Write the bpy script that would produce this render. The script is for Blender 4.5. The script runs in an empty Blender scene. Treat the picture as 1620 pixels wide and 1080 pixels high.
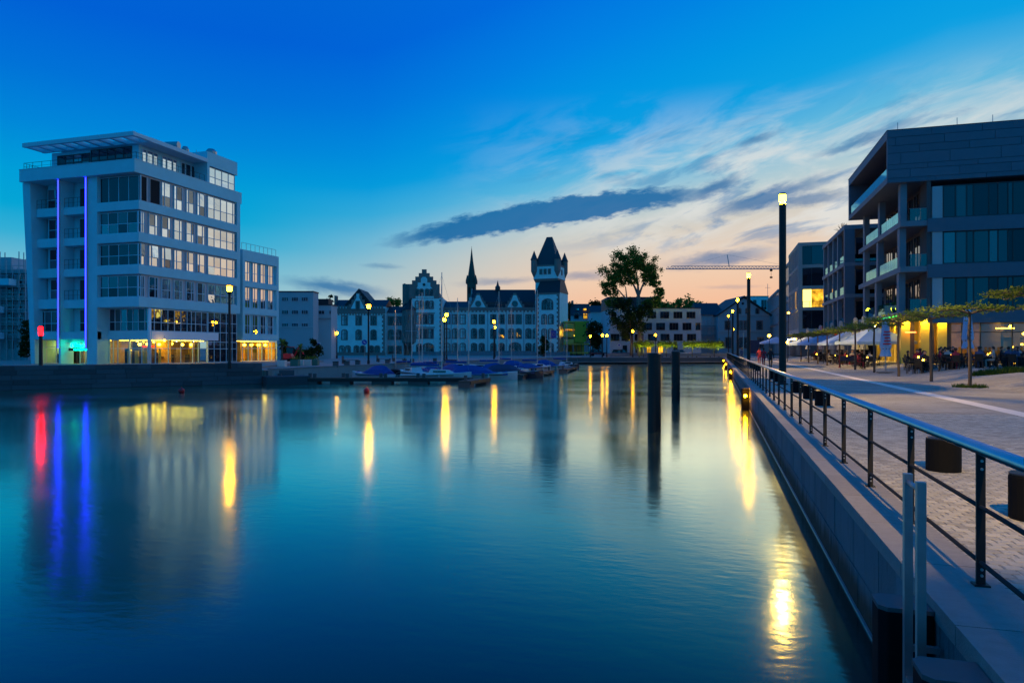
import bpy, bmesh, math, random
from mathutils import Vector, Matrix
random.seed(7)
SC = bpy.context.scene
COL = SC.collection
R = math.radians
# ------------------------------------------------------------------ camera
# world: +Y runs along the quay, z = 0 is the promenade, the camera looks 16.5 degrees to the left of the quay
F = 1090.0; CX = 810.0; HY = 551.0; EYE = 1.75; WATER = -1.07
YAW = math.atan(323 / F); CC = math.cos(YAW); SS = math.sin(YAW)
cam = bpy.data.cameras.new('camera'); cam_o = bpy.data.objects.new('camera', cam); COL.objects.link(cam_o)
cam.sensor_width = 36; cam.lens = 36 * F / 1620; cam.shift_y = 11 / 1620
cam.clip_start = .05; cam.clip_end = 6000
cam_o.location = (0, 0, EYE); cam_o.rotation_euler = (R(90), 0, YAW)
SC.camera = cam_o
SC.view_settings.view_transform = 'Standard'; SC.view_settings.look = 'None'
SC.view_settings.exposure = 0; SC.view_settings.gamma = 1
SC.render.engine = 'CYCLES'
SC.cycles.use_denoising = True
SC.cycles.max_bounces = 6; SC.cycles.diffuse_bounces = 3; SC.cycles.glossy_bounces = 4
SC.cycles.transparent_max_bounces = 12; SC.cycles.sample_clamp_indirect = 4
SC.cycles.caustics_reflective = False; SC.cycles.caustics_refractive = False
SC.cycles.use_adaptive_sampling = True; SC.cycles.adaptive_threshold = .012

def lin(r, g, b):
    f = lambda c: (c / 255 / 12.92) if c <= 10 else ((c / 255 + .055) / 1.055) ** 2.4
    return (f(r), f(g), f(b), 1)
# ------------------------------------------------------------------ sky
GLOW_AZ = 5.0       # degrees to the right of the quay: where the sun went down
w = bpy.data.worlds.new('World'); SC.world = w; w.use_nodes = True
NT = w.node_tree; NT.nodes.clear()
class NB:
    """small helper to write node maths"""
    def __init__(s, nt): s.nt = nt
    def n(s, t, **k):
        o = s.nt.nodes.new(t)
        for a, b in k.items(): setattr(o, a, b)
        return o
    def set(s, sock, v):
        if isinstance(v, bpy.types.NodeSocket): s.nt.links.new(v, sock)
        else: sock.default_value = v
    def m(s, op, a, b=0.0, c=0.0, clamp=False):
        o = s.n('ShaderNodeMath', operation=op, use_clamp=clamp)
        s.set(o.inputs[0], a); s.set(o.inputs[1], b); s.set(o.inputs[2], c)
        return o.outputs[0]
    def sm(s, x, a, b, to0=0.0, to1=1.0):
        o = s.n('ShaderNodeMapRange', interpolation_type='SMOOTHSTEP')
        s.set(o.inputs[0], x); s.set(o.inputs[1], a); s.set(o.inputs[2], b); s.set(o.inputs[3], to0); s.set(o.inputs[4], to1)
        return o.outputs[0]
    def mix(s, f, a, b, blend='MIX'):
        o = s.n('ShaderNodeMix', data_type='RGBA', blend_type=blend)
        s.set(o.inputs[0], f); s.set(o.inputs[6], a); s.set(o.inputs[7], b)
        return o.outputs[2]
    def ramp(s, f, stops):
        o = s.n('ShaderNodeValToRGB'); e = o.color_ramp.elements
        while len(e) > 1: e.remove(e[-1])
        e[0].position = stops[0][0]; e[0].color = stops[0][1]
        for p, c in stops[1:]:
            q = e.new(p); q.color = c
        s.set(o.inputs[0], f)
        return o.outputs[0]
    def noise(s, vec, scale, detail=4, rough=.55, dist=0.0):
        o = s.n('ShaderNodeTexNoise'); s.set(o.inputs['Vector'], vec)
        o.inputs['Scale'].default_value = scale; o.inputs['Detail'].default_value = detail
        o.inputs['Roughness'].default_value = rough; o.inputs['Distortion'].default_value = dist
        return o.outputs['Fac']
    def comb(s, x, y, z=0.0):
        o = s.n('ShaderNodeCombineXYZ'); s.set(o.inputs[0], x); s.set(o.inputs[1], y); s.set(o.inputs[2], z)
        return o.outputs[0]
k = NB(NT)
tc = k.n('ShaderNodeTexCoord'); sep = k.n('ShaderNodeSeparateXYZ'); NT.links.new(tc.outputs['Generated'], sep.inputs[0])
dx, dy, dz = sep.outputs
az = k.m('MULTIPLY', k.m('ARCTAN2', dx, dy), 180 / math.pi)              # degrees, + is right of the quay
el = k.m('MULTIPLY', k.m('ARCSINE', dz), 180 / math.pi)
elp = k.m('MAXIMUM', el, 0.0)
d0 = k.m('SUBTRACT', az, GLOW_AZ)
d1 = k.m('MAXIMUM', k.m('MULTIPLY', d0, .55), k.m('MULTIPLY', d0, -1.0))          # the afterglow reaches farther to the right
# the pale band hugs the horizon and stands higher towards the right of the afterglow
band = k.m('MINIMUM', k.m('MAXIMUM', k.m('MULTIPLY', k.m('SUBTRACT', az, -16.5), .17), -2.0), 5.5)
els = k.m('DIVIDE', k.m('MULTIPLY', elp, 13.0), k.m('ADD', band, 13.0))
e01 = k.m('DIVIDE', els, 90.0)
def stops(L): return [(e / 90, lin(*c)) for e, c in L]
warm = k.ramp(e01, stops([(0, (238, 172, 140)), (2.5, (246, 188, 152)), (5, (240, 204, 175)), (8, (214, 206, 194)), (10.3, (176, 203, 212)),
    (12.6, (96, 183, 221)), (15.2, (10, 160, 226)), (18, (0, 150, 226)), (22, (0, 130, 226)), (27, (0, 108, 222)), (40, (0, 108, 212)), (90, (0, 112, 202))]))
blue = k.ramp(e01, stops([(0, (178, 200, 203)), (4, (152, 197, 208)), (7, (112, 187, 211)), (9.3, (52, 174, 213)), (11.4, (4, 165, 213)), (14, (0, 158, 216)), (18, (0, 134, 217)), (22, (0, 114, 215)),
    (27, (0, 96, 213)), (45, (0, 106, 206)), (90, (0, 112, 202))]))
dark = k.ramp(e01, stops([(0, (2, 138, 196)), (10, (0, 134, 196)), (30, (0, 124, 196)), (60, (0, 114, 198)), (90, (0, 112, 202))]))
c = k.mix(k.sm(d1, 13.0, 45.0), warm, blue)
c = k.mix(k.sm(k.m('ABSOLUTE', d0), 65.0, 140.0), c, dark)
# clouds, laid out as directions in the sky
pv = k.comb(az, el)
n_big = k.noise(pv, .55, 5, .6); n_fine = k.noise(pv, 1.7, 5, .65)
def streak(c0, c1, half, wob, soft, bend=0.0, seedoff=0.0):
    (a0, e0), (a1, e1) = c0, c1
    ax, ay = (a0 + a1) / 2, (e0 + e1) / 2; L = math.hypot(a1 - a0, e1 - e0) / 2
    ca, sa = (a1 - a0) / 2 / L, (e1 - e0) / 2 / L
    x = k.m('SUBTRACT', az, ax); y = k.m('SUBTRACT', el, ay)
    qx = k.m('ADD', k.m('MULTIPLY', x, ca), k.m('MULTIPLY', y, sa))
    qy = k.m('SUBTRACT', k.m('MULTIPLY', y, ca), k.m('MULTIPLY', x, sa))
    qy = k.m('ADD', qy, k.m('MULTIPLY', k.m('MULTIPLY', qx, qx), bend))
    nn = k.noise(k.comb(k.m('ADD', k.m('MULTIPLY', qx, .55), seedoff), k.m('MULTIPLY', qy, 1.6)), 1.0, 6, .62)
    qy = k.m('ADD', qy, k.m('MULTIPLY', k.m('SUBTRACT', nn, .5), wob))
    d = k.m('SQRT', k.m('ADD', k.m('POWER', k.m('DIVIDE', qx, L), 2.0), k.m('POWER', k.m('DIVIDE', qy, half), 2.0)))
    return k.sm(d, 1.0, 1.0 - soft)
def AE(px, py):
    u = (px - CX) / F
    return math.degrees(math.atan(u) - YAW), math.degrees(math.atan((HY - py) / F * math.cos(math.atan(u))))
# thin bright veil on the right, streaked along the wind
vx = k.m('ADD', k.m('MULTIPLY', az, .97), k.m('MULTIPLY', el, .24)); vy = k.m('SUBTRACT', k.m('MULTIPLY', el, .97), k.m('MULTIPLY', az, .24))
veil_n = k.noise(k.comb(k.m('MULTIPLY', vx, .12), k.m('MULTIPLY', vy, .42)), 1.0, 5, .6, .5)
veil_n2 = k.noise(k.comb(k.m('MULTIPLY', vx, .15), k.m('ADD', k.m('MULTIPLY', vy, .6), 7.0)), 1.0, 5, .6, .4)
reg = k.m('MULTIPLY', k.m('MULTIPLY', k.sm(az, -24.0, 4.0), k.sm(az, 95.0, 55.0)), k.m('MULTIPLY', k.sm(el, 6.0, 9.5), k.sm(el, 20.5, 13.0)))
c = k.mix(k.m('MULTIPLY', k.m('MULTIPLY', k.sm(veil_n, .38, .66), reg), .85), c, lin(226, 226, 222))
dk = lin(2, 104, 164)
c = k.mix(k.m('MULTIPLY', k.m('MULTIPLY', k.sm(veil_n2, .50, .66), reg), .55), c, lin(16, 122, 182))
SPEC = [((575, 376), (1165, 282), 1.25, 1.7, .36, .0035, 0.0, .93), ((1085, 318), (1185, 272), .75, 1.3, .8, 0, 5.0, .8),
        ((1085, 352), (1350, 268), .95, 1.5, .8, 0, 11.0, .8), ((1180, 330), (1380, 300), .7, 1.4, .9, 0, 15.0, .65), ((1020, 424), (1260, 392), .9, 1.3, .9, 0, 20.0, .7),
        ((1150, 236), (1245, 204), .45, 1.0, .95, 0, 26.0, .55), ((1260, 262), (1470, 176), .5, 1.2, .95, 0, 31.0, .6),
        ((420, 440), (640, 468), .85, 1.0, .85, 0, 37.0, .8), ((560, 418), (650, 424), .3, .6, .9, 0, 41.0, .4), ((700, 450), (880, 440), .45, .7, .95, 0, 45.0, .45), ((860, 440), (985, 432), .55, .8, .9, 0, 52.0, .5),
        ((1090, 455), (1230, 452), .25, .4, .95, 0, 60.0, .25)]
for p0, p1, half, wob, soft, bend, so, op in SPEC:
    c = k.mix(k.m('MULTIPLY', streak(AE(*p0), AE(*p1), half, wob, soft, bend, so), op), c, dk)
sky = k.n('ShaderNodeTexSky', sky_type='NISHITA'); sky.sun_disc = False
sky.sun_elevation = R(1.0); sky.sun_rotation = R(GLOW_AZ); sky.air_density = 1.2; sky.ozone_density = 3
c = k.mix(.0008, c, sky.outputs[0], 'ADD')
bg = k.n('ShaderNodeBackground'); NT.links.new(c, bg.inputs[0]); bg.inputs[1].default_value = 1.0
wo = k.n('ShaderNodeOutputWorld'); NT.links.new(bg.outputs[0], wo.inputs[0])
# ------------------------------------------------------------------ what is left of the sun
sun = bpy.data.lights.new('sun', 'SUN'); sun.energy = .06; sun.angle = R(25); sun.color = (1, .72, .5)
sun_o = bpy.data.objects.new('sun', sun); COL.objects.link(sun_o); sun_o.location = (10, 60, 60)
sd = Vector((math.sin(R(GLOW_AZ)), math.cos(R(GLOW_AZ)), math.tan(R(4)))).normalized()
sun_o.rotation_euler = sd.to_track_quat('Z', 'Y').to_euler()

# ------------------------------------------------------------------ layout helpers
def ray(px):
    u = (px - CX) / F
    return u * CC - SS, u * SS + CC
def P(px, D):
    a, b = ray(px); return a * D, b * D
def onx(px, x):
    a, b = ray(px); D = x / a; return D, b * D
def ony(px, y):
    a, b = ray(px); D = y / b; return D, a * D
def Z(py, D): return EYE + (HY - py) * D / F

# ------------------------------------------------------------------ mesh helpers
class MB:
    def __init__(s): s.v = []; s.f = []
    def box(s, x0, x1, y0, y1, z0, z1):
        b = len(s.v)
        s.v += [(x0, y0, z0), (x1, y0, z0), (x1, y1, z0), (x0, y1, z0), (x0, y0, z1), (x1, y0, z1), (x1, y1, z1), (x0, y1, z1)]
        s.f += [(b, b+3, b+2, b+1), (b+4, b+5, b+6, b+7), (b, b+1, b+5, b+4), (b+1, b+2, b+6, b+5), (b+2, b+3, b+7, b+6), (b+3, b, b+4, b+7)]
        return s
    def hexa(s, lo, hi):
        b = len(s.v); s.v += list(lo) + list(hi)
        s.f += [(b, b+3, b+2, b+1), (b+4, b+5, b+6, b+7), (b, b+1, b+5, b+4), (b+1, b+2, b+6, b+5), (b+2, b+3, b+7, b+6), (b+3, b, b+4, b+7)]
        return s
    def prism(s, poly, z0, z1):
        b = len(s.v); n = len(poly)
        s.v += [(x, y, z0) for x, y in poly] + [(x, y, z1) for x, y in poly]
        s.f += [tuple(range(b + n - 1, b - 1, -1)), tuple(range(b + n, b + 2 * n))]
        s.f += [(b + i, b + (i + 1) % n, b + n + (i + 1) % n, b + n + i) for i in range(n)]
        return s
    def xprism(s, poly, y0, y1):
        """poly in x,z (counter-clockwise seen from -y), extruded along y"""
        b = len(s.v); n = len(poly)
        s.v += [(x, y0, z) for x, z in poly] + [(x, y1, z) for x, z in poly]
        s.f += [tuple(range(b, b + n)), tuple(range(b + 2 * n - 1, b + n - 1, -1))]
        s.f += [(b + (i + 1) % n, b + i, b + n + i, b + n + (i + 1) % n) for i in range(n)]
        return s
    def tube(s, p0, p1, r0, r1=None, n=8, cap=True):
        r1 = r0 if r1 is None else r1
        p0 = Vector(p0); p1 = Vector(p1); d = (p1 - p0)
        if d.length < 1e-6: return s
        d.normalize(); a = d.orthogonal().normalized(); c_ = d.cross(a); b = len(s.v)
        for p, r in ((p0, r0), (p1, r1)):
            for i in range(n):
                t = 2 * math.pi * i / n; s.v.append(tuple(p + (a * math.cos(t) + c_ * math.sin(t)) * r))
        s.f += [(b + i, b + (i + 1) % n, b + n + (i + 1) % n, b + n + i) for i in range(n)]
        if cap: s.f += [tuple(range(b + n - 1, b - 1, -1)), tuple(range(b + n, b + 2 * n))]
        return s
    def path(s, pts, r, n=8):
        for a, b in zip(pts, pts[1:]): s.tube(a, b, r, n=n)
        return s
    def lathe(s, prof, n=14, c=(0, 0, 0)):
        b = len(s.v); m = len(prof)
        for r, z in prof:
            for i in range(n):
                t = 2 * math.pi * i / n; s.v.append((c[0] + r * math.cos(t), c[1] + r * math.sin(t), c[2] + z))
        for j in range(m - 1):
            s.f += [(b + j*n + i, b + j*n + (i+1) % n, b + (j+1)*n + (i+1) % n, b + (j+1)*n + i) for i in range(n)]
        s.f += [tuple(range(b + n - 1, b - 1, -1)), tuple(range(b + (m-1)*n, b + m*n))]
        return s
    def ball(s, c, r, n=10, m=6, sz=1.0):
        prof = [(max(r * math.sin(math.pi * j / m), 1e-3), -r * sz * math.cos(math.pi * j / m)) for j in range(m + 1)]
        return s.lathe(prof, n, c)
    def quad(s, a, b_, c, d):
        b = len(s.v); s.v += [a, b_, c, d]; s.f.append((b, b+1, b+2, b+3)); return s
    def mesh(s, name, smooth=False):
        m = bpy.data.meshes.new(name); m.from_pydata(s.v, [], s.f); m.update()
        if smooth:
            m.polygons.foreach_set('use_smooth', [True] * len(m.polygons)); m.update()
        return m
    def build(s, name, mat, parent=None, loc=(0, 0, 0), rz=0, smooth=False, bevel=0):
        o = bpy.data.objects.new(name, s.mesh(name, smooth)); COL.objects.link(o)
        o.data.materials.append(mat); o.location = loc; o.rotation_euler = (0, 0, rz)
        if parent: o.parent = parent
        if bevel:
            q = o.modifiers.new('bevel', 'BEVEL'); q.width = bevel; q.segments = 2; q.limit_method = 'ANGLE'
        return o
def tag(o, label=None, cat=None, group=None, kind=None):
    if label: o['label'] = label
    if cat: o['category'] = cat
    if group: o['group'] = group
    if kind: o['kind'] = kind
    return o
def thing(name, label, cat, loc=(0, 0, 0), rz=0, group=None):
    o = bpy.data.objects.new(name, None); COL.objects.link(o); o.empty_display_size = .3
    o.location = loc; o.rotation_euler = (0, 0, rz)
    return tag(o, label, cat, group)
def copy_tree(o, parent=None):
    n = o.copy(); COL.objects.link(n); n.parent = parent
    for ch in list(o.children): copy_tree(ch, n)
    return n
_cube = MB().box(-.5, .5, -.5, .5, -.5, .5).mesh('block')
_cube.materials.append(None)
def _bev():
    bm = bmesh.new(); bmesh.ops.create_cube(bm, size=1)
    bmesh.ops.bevel(bm, geom=bm.edges[:] , offset=.02, segments=1, affect='EDGES')
    m = bpy.data.meshes.new('bevelled_block'); bm.to_mesh(m); bm.free(); m.materials.append(None); return m
_bcube = _bev()
def ub(name, x0, x1, y0, y1, z0, z1, mat, parent=None, rz=0, bev=False):
    """a block that shares one mesh; the material sits on the object"""
    o = bpy.data.objects.new(name, _bcube if bev else _cube); COL.objects.link(o)
    o.location = ((x0 + x1) / 2, (y0 + y1) / 2, (z0 + z1) / 2); o.scale = (x1 - x0, y1 - y0, z1 - z0)
    o.rotation_euler = (0, 0, rz)
    o.material_slots[0].link = 'OBJECT'; o.material_slots[0].material = mat
    if parent: o.parent = parent
    return o
def share(name, mesh, mat, parent=None, loc=(0, 0, 0), rz=0):
    o = bpy.data.objects.new(name, mesh); COL.objects.link(o); o.location = loc; o.rotation_euler = (0, 0, rz)
    if not mesh.materials: mesh.materials.append(mat)
    if parent: o.parent = parent
    return o

# ------------------------------------------------------------------ materials
def base_mat(name):
    m = bpy.data.materials.new(name); m.use_nodes = True; nt = m.node_tree; nt.nodes.clear()
    b = NB(nt); out = b.n('ShaderNodeOutputMaterial'); return m, nt, b, out
def mat(name, col, rough=.7, metal=0.0, var=.15, scale=1.5, rnd=0.0, bump=0.0, bscale=20.0, col2=None, spec=.4):
    m, nt, b, out = base_mat(name)
    p = b.n('ShaderNodeBsdfPrincipled'); geo = b.n('ShaderNodeNewGeometry')
    n = b.noise(geo.outputs['Position'], scale, 6, .6)
    f = b.m('ADD', b.m('MULTIPLY', b.m('SUBTRACT', n, .5), 2 * var), 1.0)
    if rnd:
        oi = b.n('ShaderNodeObjectInfo')
        f = b.m('MULTIPLY', f, b.m('ADD', b.m('MULTIPLY', b.m('SUBTRACT', oi.outputs['Random'], .5), 2 * rnd), 1.0))
    base = (*col, 1)
    if col2: base = b.mix(b.sm(n, .42, .62), base, (*col2, 1))
    o = b.n('ShaderNodeVectorMath', operation='SCALE')
    if isinstance(base, tuple): o.inputs[0].default_value = base[:3]
    else: nt.links.new(base, o.inputs[0])
    nt.links.new(f, o.inputs['Scale']); nt.links.new(o.outputs[0], p.inputs['Base Color'])
    p.inputs['Roughness'].default_value = rough; p.inputs['Metallic'].default_value = metal
    p.inputs['Specular IOR Level'].default_value = spec
    if bump:
        nb = b.noise(geo.outputs['Position'], bscale, 5, .6); bp = b.n('ShaderNodeBump')
        bp.inputs['Strength'].default_value = bump; bp.inputs['Distance'].default_value = .02
        nt.links.new(nb, bp.inputs['Height']); nt.links.new(bp.outputs[0], p.inputs['Normal'])
    nt.links.new(p.outputs[0], out.inputs[0]); return m
def emit(name, col, strength):
    m, nt, b, out = base_mat(name); e = b.n('ShaderNodeEmission')
    e.inputs[0].default_value = (*col, 1); e.inputs[1].default_value = strength
    nt.links.new(e.outputs[0], out.inputs[0]); return m
def glass(name, tint=(.006, .012, .02), refl=.45, rough=.02, rnd=.5, wob=.15):
    """coated window glass in front of a dark room: part mirror, part dark"""
    m, nt, b, out = base_mat(name)
    d = b.n('ShaderNodeBsdfDiffuse'); d.inputs[0].default_value = (*tint, 1)
    g = b.n('ShaderNodeBsdfGlossy'); g.inputs['Roughness'].default_value = rough; g.inputs[0].default_value = (.80, .93, 1, 1)
    geo = b.n('ShaderNodeNewGeometry'); nn = b.noise(geo.outputs['Position'], .9, 2, .5); bp = b.n('ShaderNodeBump')
    bp.inputs['Strength'].default_value = wob; bp.inputs['Distance'].default_value = .05; nt.links.new(nn, bp.inputs['Height'])
    nt.links.new(bp.outputs[0], g.inputs['Normal'])
    fr = b.n('ShaderNodeFresnel'); fr.inputs[0].default_value = 1.5
    oi = b.n('ShaderNodeObjectInfo')
    f = b.m('ADD', b.m('MULTIPLY', refl, b.m('ADD', 1 - rnd, b.m('MULTIPLY', oi.outputs['Random'], 2 * rnd))), fr.outputs[0], clamp=True)
    mx = b.n('ShaderNodeMixShader'); nt.links.new(f, mx.inputs[0]); nt.links.new(d.outputs[0], mx.inputs[1]); nt.links.new(g.outputs[0], mx.inputs[2])
    nt.links.new(mx.outputs[0], out.inputs[0]); return m
def clear_glass(name, refl=.06, tint=(.9, .97, .95), gcol=(1, 1, 1)):
    m, nt, b, out = base_mat(name)
    t = b.n('ShaderNodeBsdfTransparent'); t.inputs[0].default_value = (*tint, 1)
    g = b.n('ShaderNodeBsdfGlossy'); g.inputs['Roughness'].default_value = .02; g.inputs[0].default_value = (*gcol, 1)
    lw = b.n('ShaderNodeLayerWeight'); lw.inputs[0].default_value = .5
    mx = b.n('ShaderNodeMixShader'); nt.links.new(b.m('ADD', b.m('MULTIPLY', b.m('POWER', lw.outputs['Facing'], 4.0), .5), refl + .02, clamp=True), mx.inputs[0])
    nt.links.new(t.outputs[0], mx.inputs[1]); nt.links.new(g.outputs[0], mx.inputs[2]); nt.links.new(mx.outputs[0], out.inputs[0]); return m
def leafm(name, c1, c2):
    m, nt, b, out = base_mat(name); geo = b.n('ShaderNodeNewGeometry')
    n = b.noise(geo.outputs['Position'], 1.3, 4, .6)
    col = b.mix(b.sm(n, .35, .65), (*c1, 1), (*c2, 1))
    d = b.n('ShaderNodeBsdfDiffuse'); t = b.n('ShaderNodeBsdfTranslucent'); nt.links.new(col, d.inputs[0]); nt.links.new(col, t.inputs[0])
    mx = b.n('ShaderNodeMixShader'); mx.inputs[0].default_value = .5
    nt.links.new(d.outputs[0], mx.inputs[1]); nt.links.new(t.outputs[0], mx.inputs[2]); nt.links.new(mx.outputs[0], out.inputs[0]); return m
M = {}
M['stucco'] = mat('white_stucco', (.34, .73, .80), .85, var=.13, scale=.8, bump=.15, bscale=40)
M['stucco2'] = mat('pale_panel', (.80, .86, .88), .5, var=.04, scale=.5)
M['frame'] = mat('window_frame_grey', (.42, .46, .50), .45, var=.05)
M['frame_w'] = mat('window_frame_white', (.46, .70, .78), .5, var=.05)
M['frame_d'] = mat('window_frame_dark', (.045, .05, .055), .5, var=.1)
M['frame_b'] = mat('window_frame_brown', (.10, .075, .06), .6, var=.1)
M['glass'] = glass('window_glass', refl=.78, rnd=.22)
M['glass_cur'] = glass('curtained_window_glass', (.035, .05, .065), refl=.12, rnd=.5)
M['glass_far'] = glass('window_glass_far', refl=.05, rnd=.7)
M['glass_dim'] = glass('window_glass_dim', refl=.20, rnd=.5)
M['glass_a'] = glass('dark_office_glass', (.002, .006, .02), refl=.045, rnd=.8, wob=.5)
M['clear'] = clear_glass('clear_glass')
M['balus'] = clear_glass('balustrade_glass', .30, (.5, .72, .78), (.35, .85, 1.0))
M['balus_d'] = clear_glass('balustrade_glass_dark', .10, (.45, .5, .52))
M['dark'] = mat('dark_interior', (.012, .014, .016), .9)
M['steel'] = mat('brushed_steel', (.55, .57, .58), .28, 1.0, var=.12, scale=8)
M['steel_d'] = mat('dark_painted_steel', (.018, .02, .023), .45, .3, var=.2, scale=6)
M['galv'] = mat('galvanised_steel', (.36, .38, .40), .45, .85, var=.18, scale=9)
M['scaff'] = mat('scaffold_tube', (.42, .46, .46), .6, var=.2, scale=3)
M['iron'] = mat('black_rubber_and_iron', (.006, .007, .009), .8, 0, var=.3, scale=5, spec=.12)
M['granite'] = mat('grey_granite', (.27, .265, .255), .8, var=.22, scale=9, rnd=.10, bump=.3, bscale=60)
M['granite_w'] = mat('dark_granite_wall', (.085, .10, .115), .85, var=.16, scale=3.0, rnd=.28, bump=.3, bscale=40)
M['panelw'] = mat('quay_wall_panel', (.13, .17, .19), .85, var=.25, scale=1.6, rnd=.16, bump=.3, bscale=30)
def wet_band(m):
    nt = m.node_tree; b = NB(nt); p = [n for n in nt.nodes if n.type == 'BSDF_PRINCIPLED'][0]; geo = [n for n in nt.nodes if n.type == 'NEW_GEOMETRY'][0]
    src = p.inputs['Base Color'].links[0].from_socket; sp = b.n('ShaderNodeSeparateXYZ'); nt.links.new(geo.outputs['Position'], sp.inputs[0])
    mp = b.n('ShaderNodeMapping'); nt.links.new(geo.outputs['Position'], mp.inputs[0]); mp.inputs['Scale'].default_value = (1, 2.2, .25)
    n = b.noise(mp.outputs[0], 2.0, 5, .65); zz_ = b.m('ADD', sp.outputs[2], b.m('MULTIPLY', b.m('SUBTRACT', n, .5), .55))
    nt.links.new(b.mix(b.sm(zz_, -.62, -.92), src, (.02, .028, .018, 1)), p.inputs['Base Color'])
    n3 = b.noise(mp.outputs[0], 5.0, 3, .6); src2 = p.inputs['Base Color'].links[0].from_socket
    nt.links.new(b.mix(b.m('MULTIPLY', b.sm(n3, .56, .72), .45), src2, (.05, .055, .05, 1)), p.inputs['Base Color'])
wet_band(M['panelw'])
M['paver'] = mat('beige_concrete_paver', (.40, .39, .33), .88, var=.20, scale=5, rnd=.22, bump=.35, bscale=50)
M['joint'] = mat('paving_joint_sand', (.09, .085, .075), .95, var=.2, scale=12)
M['strip'] = mat('pale_granite_strip', (.80, .74, .64), .75, var=.08, scale=4)
M['asphalt'] = mat('far_ground', (.12, .12, .115), .9, var=.2, scale=.4)
M['farpave'] = mat('far_paving', (.30, .28, .25), .9, var=.12, scale=.35)
M['concrete'] = mat('concrete', (.33, .33, .32), .85, var=.14, scale=.8)
M['concrete_d'] = mat('dark_concrete', (.10, .105, .11), .85, var=.18, scale=.8)
M['stone_d'] = mat('anthracite_stone_cladding', (.10, .15, .20), .62, var=.12, scale=2.5, rnd=.07, bump=.12, bscale=40)
M['stone_m'] = mat('grey_stone_slab', (.18, .23, .27), .7, var=.12, scale=1.5)
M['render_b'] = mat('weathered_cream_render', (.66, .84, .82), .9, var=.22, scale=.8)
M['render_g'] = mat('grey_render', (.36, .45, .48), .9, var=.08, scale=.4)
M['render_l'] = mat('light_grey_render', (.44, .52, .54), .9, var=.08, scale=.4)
M['redstone'] = mat('red_sandstone_trim', (.30, .20, .18), .9, var=.22, scale=1.2)
M['slate'] = mat('dark_slate_roof', (.028, .028, .032), .6, var=.25, scale=1.2)
M['slate_b'] = mat('blue_slate_roof', (.05, .055, .065), .6, var=.25, scale=1.2)
M['copper'] = mat('verdigris_spire', (.06, .075, .06), .7, var=.3, scale=.6)
M['bark'] = mat('tree_bark', (.10, .075, .055), .9, var=.35, scale=6, bump=.5, bscale=30)
M['bark_l'] = mat('plane_tree_bark', (.22, .19, .15), .9, var=.35, scale=2)
M['leaf'] = leafm('leaf_green', (.12, .19, .035), (.24, .31, .06))
M['leaf_y'] = leafm('leaf_yellow_green', (.10, .15, .025), (.20, .25, .045))
M['leaf_d'] = leafm('leaf_dark', (.03, .055, .02), (.06, .09, .03))
M['grass'] = leafm('grass_green', (.05, .10, .02), (.09, .14, .03))
M['red'] = mat('red_paint', (.88, .03, .035), .4, var=.08)
M['tarp'] = mat('blue_tarpaulin', (.008, .055, .26), .6, var=.25, scale=1.5, bump=.4, bscale=3)
M['tarp_d'] = mat('navy_tarpaulin', (.03, .04, .09), .65, var=.25, scale=1.5, bump=.4, bscale=3)
M['gel'] = mat('white_boat_hull', (.62, .66, .68), .3, var=.06)
M['gel_d'] = mat('navy_boat_hull', (.02, .03, .06), .3, var=.06)
M['wood'] = mat('wood_deck', (.13, .10, .075), .85, var=.3, scale=3)
M['alu'] = mat('aluminium_mast', (.5, .52, .53), .4, .8, var=.06)
M['canvas'] = mat('blue_white_parasol_canvas', (.40, .56, .78), .85, var=.08, scale=2)
M['canvas_g'] = mat('grey_parasol_canvas', (.40, .42, .42), .85, var=.12, scale=2)
M['rattan'] = mat('dark_woven_chair', (.022, .02, .018), .7, var=.2, scale=8)
M['tabletop'] = mat('table_top', (.10, .085, .07), .5, var=.2, scale=5)
M['cloth_d'] = mat('dark_clothing', (.02, .02, .025), .9, var=.2, scale=4)
M['cloth_r'] = mat('red_clothing', (.30, .03, .05), .9, var=.2, scale=4)
M['cloth_b'] = mat('blue_clothing', (.06, .09, .18), .9, var=.2, scale=4)
M['cloth_w'] = mat('pale_clothing', (.42, .40, .38), .9, var=.2, scale=4)
M['skin'] = mat('skin', (.42, .25, .18), .6, var=.08)
M['hair'] = mat('hair', (.04, .025, .015), .7, var=.2)
M['ceram'] = mat('white_planter', (.62, .60, .55), .6, var=.08)
M['green_p'] = mat('green_planter', (.04, .17, .13), .6, var=.12)
M['signblue'] = mat('sign_blue', (.01, .07, .42), .4, var=.03)
M['signwhite'] = mat('sign_white', (.75, .75, .75), .4, var=.03)
M['yellow'] = mat('yellow_paint', (.7, .45, .03), .5, var=.05)
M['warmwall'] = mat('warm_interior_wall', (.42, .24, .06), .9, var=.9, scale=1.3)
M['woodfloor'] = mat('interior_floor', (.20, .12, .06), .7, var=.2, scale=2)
M['ybeige'] = mat('lamp_yellow_render', (.70, .52, .10), .8, var=.06, scale=.6)  # yellow of the lamp light is put into this colour
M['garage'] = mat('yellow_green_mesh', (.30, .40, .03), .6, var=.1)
AMBER = (1.0, .50, .08)
M['lamp'] = emit('street_lamp_glow', (1.0, .36, .004), 120)
M['lamp_far'] = emit('far_street_lamp_glow', (1.0, .36, .005), 64)
M['lamp_head'] = emit('mast_lamp_reflector_glow', (1.0, .39, .0035), 190)
M['lamp_wall'] = emit('quay_lamp_glow', (1.0, .37, .002), 320)
M['lamp_small'] = emit('bulb_glow', (1.0, .50, .025), 40)
M['spot'] = emit('column_spot_glow', (1.0, .60, .04), 700)
M['ceil'] = emit('warm_room_fill_glow', (1.0, .52, .035), 17)  # glow of the fill panels added under the ceilings
M['pendant'] = emit('pendant_glow', (1.0, .52, .03), 22)
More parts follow.
